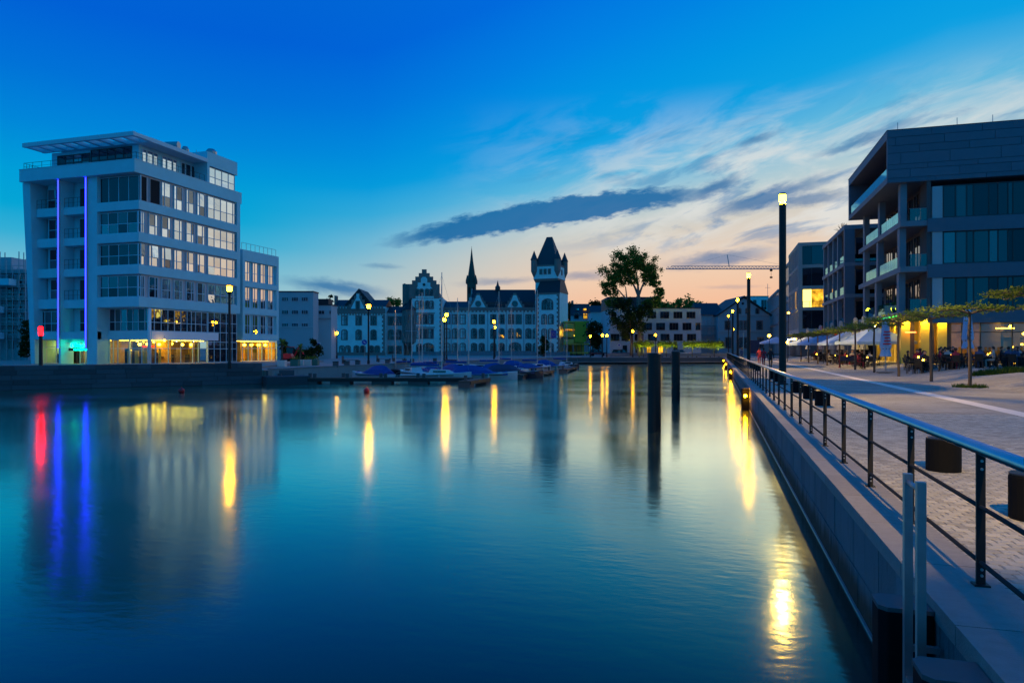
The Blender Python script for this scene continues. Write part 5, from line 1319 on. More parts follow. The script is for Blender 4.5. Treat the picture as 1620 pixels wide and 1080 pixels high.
def parasol_closed(x, y, H, label, m='canvas_g', printed=None):
    z = plaza_z(x); t = thing('closed_parasol', label, 'parasol', (x, y, z), 0, group='closed cafe parasols')
    MB().tube((0, 0, .06), (0, 0, H), .045, n=8).build('pole', M['galv'], t)
    MB().box(-.5, .5, -.5, .5, 0, .08).build('base', M['concrete_d'], t)
    n = 16; prof = [(.06, H), (.17, H * .97), (.24, H * .75), (.33, H * .48), (.25, H * .42), (.34, H * .31), (.30, H * .30)]
    mb = MB()
    for r_, zq in prof:
        for i in range(n):
            a = 2 * math.pi * i / n; q = r_ * (1 + (.16 if i % 2 else -.12)); mb.v.append((q * math.cos(a), q * math.sin(a), zq))
    for j in range(len(prof) - 1): mb.f += [(j*n + i, (j+1)*n + i, (j+1)*n + (i+1) % n, j*n + (i+1) % n) for i in range(n)]
    mb.f += [tuple(range(n)), tuple(range(len(prof)*n - 1, (len(prof)-1)*n - 1, -1))]
    mb.build('canopy', M[m], t)
    MB().lathe([(.275, H * .435), (.275, H * .45)], 12).build('tie_band', M['frame_d'], t)
    if printed:
        for i in range(5):
            zq = H * (.52 + .055 * i); xr = .26 if printed == 'red' else .12
            MB().box(-xr * rf.uniform(.5, 1), xr * rf.uniform(.5, 1), -.42, -.36, zq, zq + H * .022).build('print_mark', M['red'] if printed == 'red' else M['frame_d'], t)
    return t
x, y = P(1401, 49); parasol_closed(x, y, 3.9, 'closed blue-white parasol with red print beside the big open parasol', 'canvas', 'red')
parasol_closed(17.4, 57, 4.1, 'closed blue-white parasol with dark print, rightmost on the terrace', 'canvas', 'dark')
for px, nm in ((1367, 'taller pale closed parasol left of the big open one'), (1353.5, 'pale closed parasol next to the tall one, over the red shop sign'), (1330, 'pale closed parasol before the balcony building corner'), (1316, 'pale closed parasol before the balcony building'), (1298, 'pale closed parasol below the lit room'), (1278, 'small pale closed parasol left of the lit room')):
    D, y = onx(px, 13.4); parasol_closed(13.4, y, 4.6, nm)
for px, D, ap, ev, half, nm, m in ((1383, 62, 3.75, 2.35, 2.5, 'biggest open parasol, blue-white, before the yellow-lit columns', 'canvas'), (1341, 73, 3.6, 2.3, 2.3, 'second open parasol, white, left of the biggest one', 'canvas'), (1301, 86, 3.5, 2.4, 2.3, 'third open parasol, blue-white, in the cafe row', 'canvas'), (1279, 98, 3.5, 2.4, 2.3, 'fourth open parasol in the cafe row', 'canvas'), (1228, 128, 3.9, 2.8, 2.6, 'farthest open parasol, left of the nearest lamp mast', 'canvas')):
    x, y = P(px, D); parasol_open(x, y, ap, ev, half, nm, m)
# lamps of the cafe row
def wall_lamp(px, py, x, label, m='lamp_small', r=.16):
    D, y = onx(px, x); z = Z(py, D)
    t = thing('cafe_lamp', label, 'lamp', (x, y, 0), group='lit lamps of the cafe row')
    MB().tube((0, 0, plaza_z(x)), (0, 0, z - r), .04, n=7).build('stand', M['iron'], t)
    MB().ball((0, 0, z), r, 12, 8).build('globe', M[m], t, smooth=True)
wall_lamp(1217, 531, 7.0, 'globe lamp on a stand left of the far parasol', r=.2); wall_lamp(1247.5, 495, 12.2, 'tall globe lamp right of the nearest mast', r=.18)
wall_lamp(1241.5, 541.5, 8.9, 'left one of the twin globe lamps beside the mast'); wall_lamp(1245.5, 541.5, 9.1, 'right one of the twin globe lamps beside the mast')
# grass patch and ring of grass at the tree
def tufts(mb, cx_, cy_, rx, ry, n, h_, rng, z0=0.0):
    for _ in range(n):
        a = rng.uniform(0, 6.28); r_ = math.sqrt(rng.random()); x, y = cx_ + rx * r_ * math.cos(a), cy_ + ry * r_ * math.sin(a)
        t_ = rng.uniform(0, 6.28); dx_, dy_ = math.cos(t_) * .03, math.sin(t_) * .03; hh_ = h_ * rng.uniform(.5, 1.2); ln = rng.uniform(-.08, .08)
        b = len(mb.v); z = z0 + plaza_z(x); mb.v += [(x - dx_, y - dy_, z), (x + dx_, y + dy_, z), (x + ln, y + ln, z + hh_)]; mb.f.append((b, b + 1, b + 2))
rg = random.Random(12); mb = MB(); tufts(mb, 17.6, 43.2, 4.4, 1.5, 5000, .28, rg); o = mb.build('grass_bed', M['grass']); tag(o, kind='stuff')
# ------------------------------------------------------------------ trees
def leaves(mb, c_, rad, n, size, rng, shell=.35):
    cx_, cy_, cz_ = c_; rx, ry, rz_ = rad; ga = rng.gauss
    for _ in range(n):
        p = Vector((cx_ + ga(0, .5) * rx, cy_ + ga(0, .5) * ry, cz_ + ga(0, .5) * rz_))
        a = Vector((ga(0, 1), ga(0, 1), ga(0, .6))).normalized(); b_ = a.orthogonal().normalized()
        b_ = (b_ * math.cos(1.3) + a.cross(b_) * rng.uniform(-1, 1)).normalized(); s = size * rng.uniform(.6, 1.25)
        mb.quad(tuple(p - a * s), tuple(p - b_ * s * .55), tuple(p + a * s), tuple(p + b_ * s * .55))
def limb(mb, pts_, r0, r1, n=6):
    m_ = len(pts_) - 1
    for i in range(m_): mb.tube(pts_[i], pts_[i + 1], r0 + (r1 - r0) * i / m_, r0 + (r1 - r0) * (i + 1) / m_, n=n, cap=False)
# trained promenade trees: a bare stem with a flat, thin roof of twigs
def trained_tree(x, y, H, label, seed, half=(2.1, 2.1), dens=1.0, leaf='leaf_y', grass=False, th=.14, ls=.07, group='flat-topped trees in a row on the promenade'):
    rng = random.Random(seed); t = thing('trained_tree', label, 'tree', (x, y, plaza_z(x)), rng.uniform(-.3, .3), group=group)
    mb = MB(); q1, q2 = rng.uniform(-.025, .025), rng.uniform(-.03, .03); limb(mb, [(0, 0, 0), (.01, 0, .25), (q1, .02, H * .35), (q2, .03, H * .68), (q1 * .4, 0, H * .86), (0, 0, H - .12)], .085, .055, 9); mb.build('trunk', M['bark'], t, smooth=True)
    br = MB(); lf = MB(); N_ = 7
    for i in range(N_):
        a = 2 * math.pi * i / N_ + rng.uniform(-.2, .2); L = rng.uniform(.8, 1.0); ex, ey = math.cos(a) * half[0] * L, math.sin(a) * half[1] * L
        pts_ = [(0, 0, H - .2), (ex * .3, ey * .3, H - .05 + rng.uniform(-.04, .08)), (ex * .65, ey * .65, H + rng.uniform(-.08, .1)), (ex, ey, H + rng.uniform(-.12, .12))]
        limb(br, pts_, .04, .012, 5)
        for q in range(5):
            f_ = rng.uniform(.2, 1.05); bx_, by_ = ex * f_, ey * f_; a2 = a + rng.choice((-1, 1)) * rng.uniform(.5, 1.2); l2 = rng.uniform(.3, .8)
            p1 = (bx_ + math.cos(a2) * l2, by_ + math.sin(a2) * l2, H + rng.uniform(-.1, .2)); limb(br, [(bx_, by_, H), p1], .014, .006, 4)
            leaves(lf, p1, (.30, .30, th * rng.uniform(.6, 1.6)), int(rng.uniform(6, 34) * dens), ls, rng)
        for f_ in (.35, .6, .85, 1.02): leaves(lf, (ex * f_, ey * f_, H + .05), (.36, .36, th), int(rng.uniform(4, 30) * dens), ls, rng)
    br.build('branches', M['bark'], t); lf.build('crown', M[leaf], t)
    if grass:
        g_ = MB()
        for _ in range(420):
            a = rng.uniform(0, 6.28); r_ = .1 + .6 * math.sqrt(rng.random()); px_, py_ = r_ * math.cos(a), r_ * math.sin(a); q = rng.uniform(0, 6.28)
            b = len(g_.v); g_.v += [(px_ - .02 * math.cos(q), py_ - .02 * math.sin(q), 0), (px_ + .02 * math.cos(q), py_ + .02 * math.sin(q), 0), (px_ + rng.uniform(-.06, .06), py_ + rng.uniform(-.06, .06), rng.uniform(.06, .22))]; g_.f.append((b, b + 1, b + 2))
        g_.build('grass_ring', M['grass'], t)
    return t
ORD = ['nearest', 'second', 'third', 'fourth', 'fifth', 'sixth', 'seventh', 'eighth', 'ninth', 'tenth']
TY = [35.6, 41.4, 48.2, 55.2, 62.3, 69.7, 77.2, 84, 92, 100]
for i, yq in enumerate(TY):
    trained_tree(10.95, yq, (3.5 if i < 3 else 3.4), '%s flat-topped tree from the camera in the promenade row' % ORD[i], 40 + i, half=(2.0, 1.2) if i < 3 else (1.7, 1.2), dens=.8, th=.12, ls=.07, leaf='leaf', grass=i == 0)
x, y = P(1640, 27.5); trained_tree(x, y, 3.85, 'flat-topped tree of which only twigs reach in at the right edge', 71, dens=1.2, th=.13)
# lit flat trees on the far bank, with uplights
for i, (px, nm) in enumerate(((1018, 'leftmost'), (1054, 'second from left'), (1095, 'third from left'), (1130, 'rightmost'))):
    x, y = P(px, 140); t = trained_tree(x, y, 2.55, '%s of the uplit bright green flat trees on the far bank' % nm, 90 + i, half=(1.9, 1.5), dens=1.6, th=.55, ls=.15, group='uplit flat trees on the far bank')
    for j, dx_ in enumerate((-.8, .9)):
        l = thing('uplight', 'small ground uplight %s of the %s lit flat tree' % (('left', 'right')[j], nm), 'lamp', (x + dx_, y - .5, 0), group='ground uplights on the far bank')
        mb = MB().lathe([(.12, 0), (.12, .06)], 10); b = len(mb.v)
        mb.v += [(.12 * math.cos(i_ * .628), .12 * math.sin(i_ * .628), z_) for z_ in (.06, .19) for i_ in range(10)] + [(.105 * math.cos(i_ * .628), .105 * math.sin(i_ * .628), z_) for z_ in (.06, .19) for i_ in range(10)]
        for i_ in range(10): j_ = (i_ + 1) % 10; mb.f += [(b + i_, b + j_, b + 10 + j_, b + 10 + i_), (b + 20 + j_, b + 20 + i_, b + 30 + i_, b + 30 + j_), (b + 10 + i_, b + 10 + j_, b + 30 + j_, b + 30 + i_)]
        mb.build('housing', M['iron'], l); MB().lathe([(.09, .07), (.09, .09)], 10).build('lens', M['uplight'], l)
def crown_tree(name, label, px, D, clumps, trunk, leaf, seed, size=.4, dens=1.0, bark='bark', group=None):
    """clumps: (px, py, radius in px); trunk: list of polylines ((px,py),...) with radii"""
    rng = random.Random(seed); k_ = D / F; t = thing(name, label, 'tree', loc_at(px, D), YAW, group)
    mb = MB()
    for pts_, r0, r1 in trunk: limb(mb, [((a - px) * k_, rng.uniform(-.3, .3) * (i > 0), max(Z(b_, D), 0) if i else max(Z(b_, D), 0)) for i, (a, b_) in enumerate(pts_)], r0, r1, 7)
    mb.build('trunk', M[bark], t, smooth=True)
    lf = MB()
    for (a, b_, r_) in clumps:
        R_ = r_ * k_; yd = rng.uniform(-.9, .9) * R_
        n = int(dens * 7 * (R_ / size) ** 2) + 10
        leaves(lf, ((a - px) * k_, yd, Z(b_, D)), (R_, R_, R_ * .85), n, size, rng, .25)
    lf.build('crown', M[leaf], t); return t
rt = random.Random(31)
cl = []
for cx_, cy_, r_ in ((972, 432, 16), (985, 415, 15), (1003, 409, 15), (1022, 415, 14), (1034, 430, 12), (962, 447, 9), (985, 437, 13), (1008, 430, 14), (1025, 440, 11), (1037, 448, 6), (960, 462, 6), (970, 460, 8), (957, 452, 4), (1041, 468, 8), (1036, 476, 9), (1026, 482, 8), (1044, 459, 6), (967, 476, 7), (1000, 446, 8)):
    for _ in range(14): a = rt.uniform(0, 6.28); q = rt.random() ** .5 * r_ * 1.15; cl.append((cx_ + q * math.cos(a), cy_ + q * math.sin(a) * .9, r_ * rt.uniform(.25, .6)))
trunk = [(((1012, 562), (1013, 520), (1011, 490), (1010, 468)), .62, .42), (((1010, 468), (1005, 455), (996, 440), (985, 420)), .3, .05), (((1010, 468), (1009, 445), (1004, 415)), .3, .05), (((1010, 468), (1017, 450), (1025, 425)), .28, .05), (((1010, 478), (1022, 474), (1036, 468)), .22, .05), (((1009, 500), (992, 475), (980, 460), (968, 448)), .26, .05), (((992, 475), (990, 455), (978, 430)), .15, .04), (((1017, 450), (1028, 440), (1036, 436)), .14, .04), (((980, 460), (966, 462)), .1, .04)]
crown_tree('plane_tree', 'tall plane tree with open crown against the sunset sky', 1010, 142, cl, trunk, 'leaf', 5, size=.2, dens=1.1, bark='bark_l')
cl = []
for cx_, cy_, r_ in ((975, 487, 12), (990, 490, 14), (1003, 482, 10), (985, 503, 14), (1000, 512, 13), (1018, 500, 13), (1030, 492, 10), (992, 523, 10), (1015, 520, 8), (1020, 483, 8)):
    for _ in range(4): a = rt.uniform(0, 6.28); q = rt.random() ** .5 * r_; cl.append((cx_ + q * math.cos(a), cy_ + q * math.sin(a), r_ * rt.uniform(.5, .8)))
crown_tree('ivy_tree', 'dark bushy tree below the plane tree crown, before the apartment block', 998, 140, cl, [(((998, 562), (1000, 530), (995, 500)), .3, .1)], 'leaf_d', 6, size=.28, dens=.9)
def bush(label, px, D, cl0, leaf='leaf_d', seed=1, size=.45, name='background_tree', group='trees behind the houses'):
    rng = random.Random(seed); cl = []
    for cx_, cy_, r_ in cl0:
        for _ in range(6): a = rng.uniform(0, 6.28); q = rng.random() ** .5 * r_; cl.append((cx_ + q * math.cos(a), cy_ + q * math.sin(a) * .8, r_ * rng.uniform(.45, .8)))
    base = max(c_[1] for c_ in cl0)
    crown_tree(name, label, px, D, cl, [(((px, 565), (px, base)), .3, .15)], leaf, seed, size, 1.2, group=group)
bush('rounded tree rising behind the right end of the apartment block', 1085, 190, [(1085, 484, 15), (1072, 488, 11), (1098, 486, 10)], 'leaf', 3)
bush('tree between the apartment block and the villa', 1112, 185, [(1110, 490, 8), (1108, 500, 9), (1112, 515, 9)], 'leaf', 4)
bush('tree top left of the apartment block attic', 1050, 195, [(1047, 484, 8), (1056, 487, 7)], 'leaf', 5)
bush('dark tree right behind the castle tower', 902, 230, [(900, 490, 10), (904, 500, 10), (899, 510, 10)], 'leaf_d', 6)
bush('rounded tree behind the dark-roofed house', 941, 245, [(940, 478, 8), (945, 482, 7)], 'leaf_d', 7)
bush('dark tree beside the parking garage', 938, 165, [(938, 525, 11), (942, 515, 9), (935, 538, 11), (945, 545, 9)], 'leaf_d', 8, .35)
bush('tree top showing over the connector roof left of the stepped gable', 622, 215, [(618, 478, 8), (628, 480, 7)], 'leaf', 9)
bush('dark conifer before the castle tower', 860, 150, [(860, 534, 3), (860, 541, 6), (860, 549, 8), (860, 556, 9)], 'leaf_d', 10, .25, 'conifer', 'dark conifers')
bush('thin conifer top beside the castle wing chimney', 523, 195, [(523, 468, 2.5), (523, 476, 4), (523, 486, 5)], 'leaf_d', 11, .3, 'conifer', 'dark conifers')
bush('dark hedge tree below the plain block', 497, 92, [(497, 540, 5), (499, 548, 7), (497, 558, 8)], 'leaf_d', 12, .22, 'hedge_tree', 'dark hedges by the plain block')
bush('dark bush beside the scaffolded building', 40, 84, [(40, 510, 5), (42, 525, 8), (40, 540, 9), (37, 555, 9)], 'leaf_d', 13, .22, 'bush', 'bushes')
bush('small bush below the white wing', 448, 88, [(448, 542, 5), (450, 552, 7)], 'leaf_d', 14, .2, 'bush', 'bushes')
# clipped hedge
rng = random.Random(77); hd = thing('hedge', 'long dark clipped hedge below the plain block', 'hedge', loc_at(472, 95), YAW); kk = 95 / F
mb = MB()
for i in range(22): leaves(mb, ((-24 + i * 2.2) * kk, 0, .9), (.35, .4, .95), 70, .12, rng)
mb.build('foliage', M['leaf_d'], hd); MB().box(-24 * kk, 24 * kk, -.3, .3, 0, 1.6).build('inner_mass', M['leaf_d'], hd)

# ------------------------------------------------------------------ people
def person_mesh(pose):
    """one continuous skinned body; pose: 'walk', 'sit'"""
    m = bpy.data.meshes.new('person_' + pose)
    if pose == 'walk':
        J = {'hip': (0, 0, .95), 'waist': (0, .01, 1.12), 'chest': (0, .0, 1.35), 'neck': (0, .0, 1.50), 'head0': (0, -.01, 1.58), 'head1': (0, -.01, 1.70),
             'ls': (-.18, 0, 1.42), 'le': (-.24, .08, 1.16), 'lh': (-.23, -.02, .93), 'lf': (-.23, -.05, .83), 'rs': (.18, 0, 1.42), 're': (.24, -.04, 1.15), 'rh': (.23, -.16, .95), 'rf': (.23, -.19, .86),
             'lk0': (-.1, 0, .90), 'lk': (-.1, -.12, .50), 'la': (-.1, -.20, .08), 'lt': (-.1, -.33, .04), 'rk0': (.1, 0, .90), 'rk': (.1, .04, .49), 'ra': (.1, .24, .12), 'rt': (.1, .16, .04)}
    else:
        J = {'hip': (0, 0, .50), 'waist': (0, .03, .68), 'chest': (0, .02, .92), 'neck': (0, -.01, 1.08), 'head0': (0, -.03, 1.16), 'head1': (0, -.04, 1.28),
             'ls': (-.18, 0, 1.0), 'le': (-.25, -.12, .76), 'lh': (-.16, -.33, .78), 'lf': (-.13, -.40, .77), 'rs': (.18, 0, 1.0), 're': (.25, -.14, .77), 'rh': (.14, -.33, .80), 'rf': (.1, -.39, .80),
             'lk0': (-.1, -.02, .50), 'lk': (-.12, -.42, .52), 'la': (-.12, -.42, .09), 'lt': (-.12, -.55, .04), 'rk0': (.1, -.02, .50), 'rk': (.12, -.42, .52), 'ra': (.12, -.36, .09), 'rt': (.12, -.49, .04)}
    rad = {'hip': .15, 'waist': .13, 'chest': .155, 'neck': .055, 'head0': .085, 'head1': .088, 'ls': .065, 'le': .048, 'lh': .036, 'lf': .035, 'rs': .065, 're': .048, 'rh': .036, 'rf': .035,
           'lk0': .09, 'lk': .062, 'la': .042, 'lt': .04, 'rk0': .09, 'rk': .062, 'ra': .042, 'rt': .04}
    E = [('hip', 'waist'), ('waist', 'chest'), ('chest', 'neck'), ('neck', 'head0'), ('head0', 'head1'), ('chest', 'ls'), ('ls', 'le'), ('le', 'lh'), ('lh', 'lf'), ('chest', 'rs'), ('rs', 're'), ('re', 'rh'), ('rh', 'rf'),
         ('hip', 'lk0'), ('lk0', 'lk'), ('lk', 'la'), ('la', 'lt'), ('hip', 'rk0'), ('rk0', 'rk'), ('rk', 'ra'), ('ra', 'rt')]
    ks = list(J); m.from_pydata([J[a] for a in ks], [(ks.index(a), ks.index(b_)) for a, b_ in E], [])
    o = bpy.data.objects.new('tmp', m); COL.objects.link(o)
    md = o.modifiers.new('skin', 'SKIN'); md.use_smooth_shade = True
    sv = m.skin_vertices[0].data
    for i, a in enumerate(ks): sv[i].radius = (rad[a], rad[a] * (.8 if a in ('hip', 'waist', 'chest') else 1)); sv[i].use_root = a == 'hip'
    sd_ = o.modifiers.new('sub', 'SUBSURF'); sd_.levels = 1; sd_.render_levels = 1
    bpy.context.view_layer.update(); dg = bpy.context.evaluated_depsgraph_get()
    me = bpy.data.meshes.new_from_object(o.evaluated_get(dg)); bpy.data.objects.remove(o); me.name = 'person_' + pose; return me, J
PM = {p: person_mesh(p) for p in ('walk', 'sit')}
def person(pose, loc, rz, cloth, label, group):
    me, J = PM[pose]; t = thing('person', label, 'person', loc, rz, group)
    o = bpy.data.objects.new('body', me); COL.objects.link(o); o.parent = t
    if not me.materials:
        me.materials.append(None)
    o.material_slots[0].link = 'OBJECT'; o.material_slots[0].material = M[cloth]
    hx_, hy_, hz_ = J['head1']
    MB().ball((hx_, hy_ - .006, hz_ - .035), .098, 12, 8, 1.22).build('head', M['skin'], t, smooth=True)
    MB().ball((hx_, hy_ + .018, hz_ + .0), .105, 12, 8, 1.1).build('hair', M['hair'], t, smooth=True)
    MB().box(hx_ - .014, hx_ + .014, hy_ - .125, hy_ - .09, hz_ - .06, hz_ - .025).build('nose', M['skin'], t)
    for sx_ in (-.035, .035): MB().ball((hx_ + sx_, hy_ - .094, hz_ - .01), .012, 6, 4).build('eye', M['frame_d'], t)
    MB().box(hx_ - .025, hx_ + .025, hy_ - .106, hy_ - .09, hz_ - .092, hz_ - .084).build('mouth', M['cloth_r'], t)
    for sx_ in ('l', 'r'): MB().ball(J[sx_ + 'f'], .045, 8, 6).build('hand', M['skin'], t, smooth=True)
    return t
x, y = P(1219, 57.5); person('walk', (x, y, 0), R(10), 'cloth_d', 'person in black walking left of the nearest lamp mast', 'people walking on the promenade')
x, y = P(1208, 66); person('walk', (x, y, 0), R(190), 'cloth_r', 'person in red walking beyond the person in black', 'people walking on the promenade')
x, y = P(1201, 75); person('walk', (x, y, 0), R(180), 'cloth_r', 'farther person in red left of the walking pair', 'people walking on the promenade')
x, y = P(1174, 95); person('walk', (x, y, 0), R(180), 'cloth_b', 'person in blue far along the railing', 'people walking on the promenade')
rp = random.Random(15); st = SEATS[:]; rp.shuffle(st)
for i, (sx_, sy_, rz) in enumerate(st[:56]):
    c_ = ['cloth_d', 'cloth_d', 'cloth_w', 'cloth_b', 'cloth_r'][i % 5]; w_ = {'cloth_d': 'dark', 'cloth_w': 'pale', 'cloth_b': 'blue', 'cloth_r': 'red'}[c_]
    a = rz; person('sit', (sx_, sy_, plaza_z(sx_)), rz, c_, 'person in %s clothes seated at a cafe table' % w_, 'people seated at the cafe in %s' % w_)

# ------------------------------------------------------------------ street lamps on the left and far banks
def street_lamp(px, py, D, z0, label, r=.16, m='lamp'):
    x, y = P(px, D); z = Z(py, D); t = thing('street_lamp', label, 'street lamp', (x, y, z0), group='street lamps on the far banks')
    MB().lathe([(.14, 0), (.14, .5), (.10, .55), (.085, z - z0 - .4)], 10).build('post', M['steel_d'], t)
    MB().lathe([(.10, -.40), (.17, -.30), (.17, -.22)], 10, (0, 0, z - z0)).build('collar', M['steel_d'], t)
    MB().lathe([(.09, -.2), (r, -.1), (r, .16), (.08, .22)], 12, (0, 0, z - z0)).build('lamp_glass', M[m], t, smooth=True)
    MB().lathe([(.34, .23), (.34, .27), (.04, .36)], 12, (0, 0, z - z0)).build('lamp_cap', M['steel_d'], t)
LAMPS = [(363, 457, 52.5, .2, 'street lamp before the glazed stair hall of the office building'), (533, 527, 120, 0, 'small street lamp at the left corner of the castle wing'), (583, 485, 71, 0, 'street lamp before the castle wing, nearest on the left bank'),
         (703, 506, 92, 0, 'lower street lamp of the close pair before the castle hall'), (706.5, 498, 96, 0, 'upper street lamp of the close pair before the castle hall'), (781.5, 509, 112, 0, 'upper street lamp of the pair before the second stepped gable'), (783, 518, 136, 0, 'lower street lamp of the pair before the second stepped gable'),
         (1001, 524, 134, 0, 'street lamp under the plane tree'), (1037, 530, 135, 0, 'street lamp before the apartment block'), (953, 530.5, 133, 0, 'street lamp left of the apartment block, left one of two'), (960, 531, 136, 0, 'street lamp left of the apartment block, right one of two'), (934, 532, 140, 0, 'street lamp right of the parking garage'), (1159.5, 521, 140, 0, 'small street lamp before the gabled villa'), (1152.5, 500, 150, 0, 'street lamp before the left edge of the villa')]
for a in LAMPS: street_lamp(*a, r=.2, m='lamp' if a[2] < 115 else 'lamp_far')
# red signal lamp on a dark post, left edge
x, y = P(64.5, 52); t = thing('signal_post', 'dark post with a red signal lamp at the left end of the block wall', 'signal', (x, y, .2))
MB().lathe([(.13, 0), (.12, 2.53)], 12).build('post', M['steel_d'], t)
MB().lathe([(.14, 2.53), (.15, 2.58), (.15, 3.13), (.12, 3.18)], 12).build('signal_glass', M['signal'], t)
MB().lathe([(.17, 3.19), (.17, 3.24), (.05, 3.28)], 12).build('cap', M['steel_d'], t)

# ------------------------------------------------------------------ jetty, pontoons and boats
jt = thing('jetty', 'long dark jetty with bollards and floats reaching out from the left bank', 'jetty', loc_at(415, 56, WATER), YAW)
kj = 56 / F; L = (748 - 415) * kj
n = 30
for i in range(n): ub('deck_plank', L * i / n + .01, L * (i + 1) / n - .01, -.75, .75, .40, .46, M['wood'], jt)
for yq in (-.76, .70): MB().box(0, L, yq, yq + .06, .18, .40).build('side_beam', M['steel_d'], jt)
for px in (430, 490, 541, 606, 663, 722): x = (px - 415) * kj; ub('float', x - .8, x + .8, -.7, .7, -.15, .18, M['concrete_d'], jt, bev=True)
for i, px in enumerate((432, 446, 488, 501, 541, 552, 601, 612, 660, 672)):
    MB().box(-.12, .12, -.12, .12, .46, .80).build('bollard', M['concrete_d'], jt, ((px - 415) * kj, -.55 if i % 2 else .5, 0))
for px0, D0_, px1, D1_, nm in ((734, 50, 767, 55.5, 'nearest finger pontoon at the end of the jetty'), (819, 63, 843, 69, 'second finger pontoon right of the blue-covered boats'), (846, 68, 870, 75, 'third finger pontoon from the jetty end, behind the second'), (890, 78, 908, 92, 'farthest finger pontoon at the right of the marina')):
    a = Vector(P(px0, D0_)); b_ = Vector(P(px1, D1_)); d = b_ - a
    t = thing('finger_pontoon', nm, 'pontoon', (a.x, a.y, WATER), math.atan2(d.y, d.x), group='finger pontoons'); Lp = d.length
    for i in range(8): ub('deck_plank', Lp * i / 8 + .01, Lp * (i + 1) / 8 - .01, -.45, .45, .40, .46, M['wood'], t)
    ub('float', .05, 1.2, -.45, .45, -.2, .39, M['concrete_d'], t); ub('float', Lp - 1.2, Lp - .05, -.45, .45, -.2, .39, M['concrete_d'], t)
    MB().box(.03, Lp, -.5, -.455, .2, .42).build('side_beam', M['steel_d'], t)
    for xx in (.4, Lp - .5): MB().box(xx - .1, xx + .1, -.1, .1, .46, .85).build('bollard', M['concrete_d'], t)
def boat(px, D, rz, L, label, hull='gel', cover=None, mast_h=0.0, cabin=False, seed=0):
    x, y = P(px, D); t = thing('boat', label, 'boat', (x, y, WATER), rz, group='boats moored in the marina')
    W_ = L * .16; N_ = 10; mb = MB(); rng = random.Random(seed)
    for i in range(N_ + 1):
        u = i / N_; xx = -L / 2 + L * u; wv = W_ * (1 - max(0, (u - .45) / .55) ** 2.2) * (.82 + .18 * min(1, u * 4)); zt_ = .52 + .22 * u * u; zb_ = -.15 + .15 * max(0, u - .8) * 3
        mb.v += [(xx, -max(wv, .02), zt_), (xx, -max(wv, .02) * .72, zb_ + .12), (xx, 0, zb_ - .05), (xx, max(wv, .02) * .72, zb_ + .12), (xx, max(wv, .02), zt_), (xx, 0, zt_ + .03)]
    for i in range(N_):
        a, b_ = i * 6, (i + 1) * 6
        for j in range(6): mb.f.append((a + j, b_ + j, b_ + (j + 1) % 6, a + (j + 1) % 6))
    mb.f += [(0, 1, 2, 3, 4, 5)]
    h = mb.build('hull', M[hull], t, smooth=False)
    MB().box(-L / 2, L * .25, -W_ - .02, -W_ * .98, .46, .52).box(-L / 2, L * .25, W_ * .98, W_ + .02, .46, .52).build('rub_rail', M['wood'], t)
    if cabin:
        MB().hexa([(-L * .12, -W_ * .7, .55), (L * .28, -W_ * .55, .62), (L * .28, W_ * .55, .62), (-L * .12, W_ * .7, .55)], [(-L * .08, -W_ * .6, 1.0), (L * .18, -W_ * .45, .92), (L * .18, W_ * .45, .92), (-L * .08, W_ * .6, 1.0)]).build('cabin', M['gel'], t)
        for s in (-1, 1): MB().box(-L * .04, L * .14, s * W_ * .62 - .02, s * W_ * .62 + .02, .74, .88).build('cabin_window', M['glass_far'], t)
    if cover:
        mb = MB(); zr = 1.35 if not mast_h else 1.05; a0, a1 = -L * .46, L * .34; q = 8; rows_ = []
        for i in range(q + 1):
            u = i / q; xx = a0 + (a1 - a0) * u; zc_ = .60 + (zr - .6) * (math.sin(math.pi * min(1, u * 1.15 + .12)) ** .6 if 0 < u < 1 else .25) + rng.uniform(-.04, .04)
            b = len(mb.v); ww = W_ * (1.06 if u < .6 else 1.06 - (u - .6) * 1.0); mb.v += [(xx, -ww, .45), (xx, -ww * .62, .62 + (zc_ - .6) * .45), (xx, 0, zc_), (xx, ww * .62, .62 + (zc_ - .6) * .45), (xx, ww, .45)]
        for i in range(q):
            for j in range(4): mb.f.append((i * 5 + j, (i + 1) * 5 + j, (i + 1) * 5 + j + 1, i * 5 + j + 1))
        mb.f += [(4, 3, 2, 1, 0), tuple(range(q * 5, q * 5 + 5))]
        mb.build('cover', M[cover], t)
    for i_, fx_ in enumerate((-L * .25, L * .05)):
        MB().lathe([(.03, .0), (.09, .06), (.09, .34), (.03, .4)], 8).build('fender', M['ceram'] if i_ else M['tarp'], t, (fx_, -W_ - .10, .08))
    MB().tube((L * .44, 0, .62), (L * .6, .2, .35), .015, n=5).tube((-L * .48, W_ * .5, .5), (-L * .62, W_ * .9, .4), .015, n=5).build('mooring_rope', M['ceram'], t)
    if mast_h:
        MB().tube((L * .08, 0, .5), (L * .08, 0, mast_h), .055, .035, n=8).build('mast', M['alu'], t)
        MB().tube((L * .07, 0, 1.25), (-L * .38, 0, 1.3), .045, n=7).build('boom', M['alu'], t)
        MB().tube((L * .04, 0, 1.36), (-L * .36, 0, 1.42), .11, n=8).build('furled_sail', M[cover or 'tarp'], t)
        mb = MB()
        for ex, ey in ((L * .48, 0), (-L * .48, 0), (L * .02, W_), (L * .02, -W_)): mb.tube((L * .08, 0, mast_h * .97), (ex, ey, .55), .010, n=4)
        mb.build('rigging', M['galv'], t)
        MB().tube((L * .08, -W_ * .8, mast_h * .6), (L * .08, W_ * .8, mast_h * .6), .02, n=5).build('spreader', M['alu'], t)
    return t
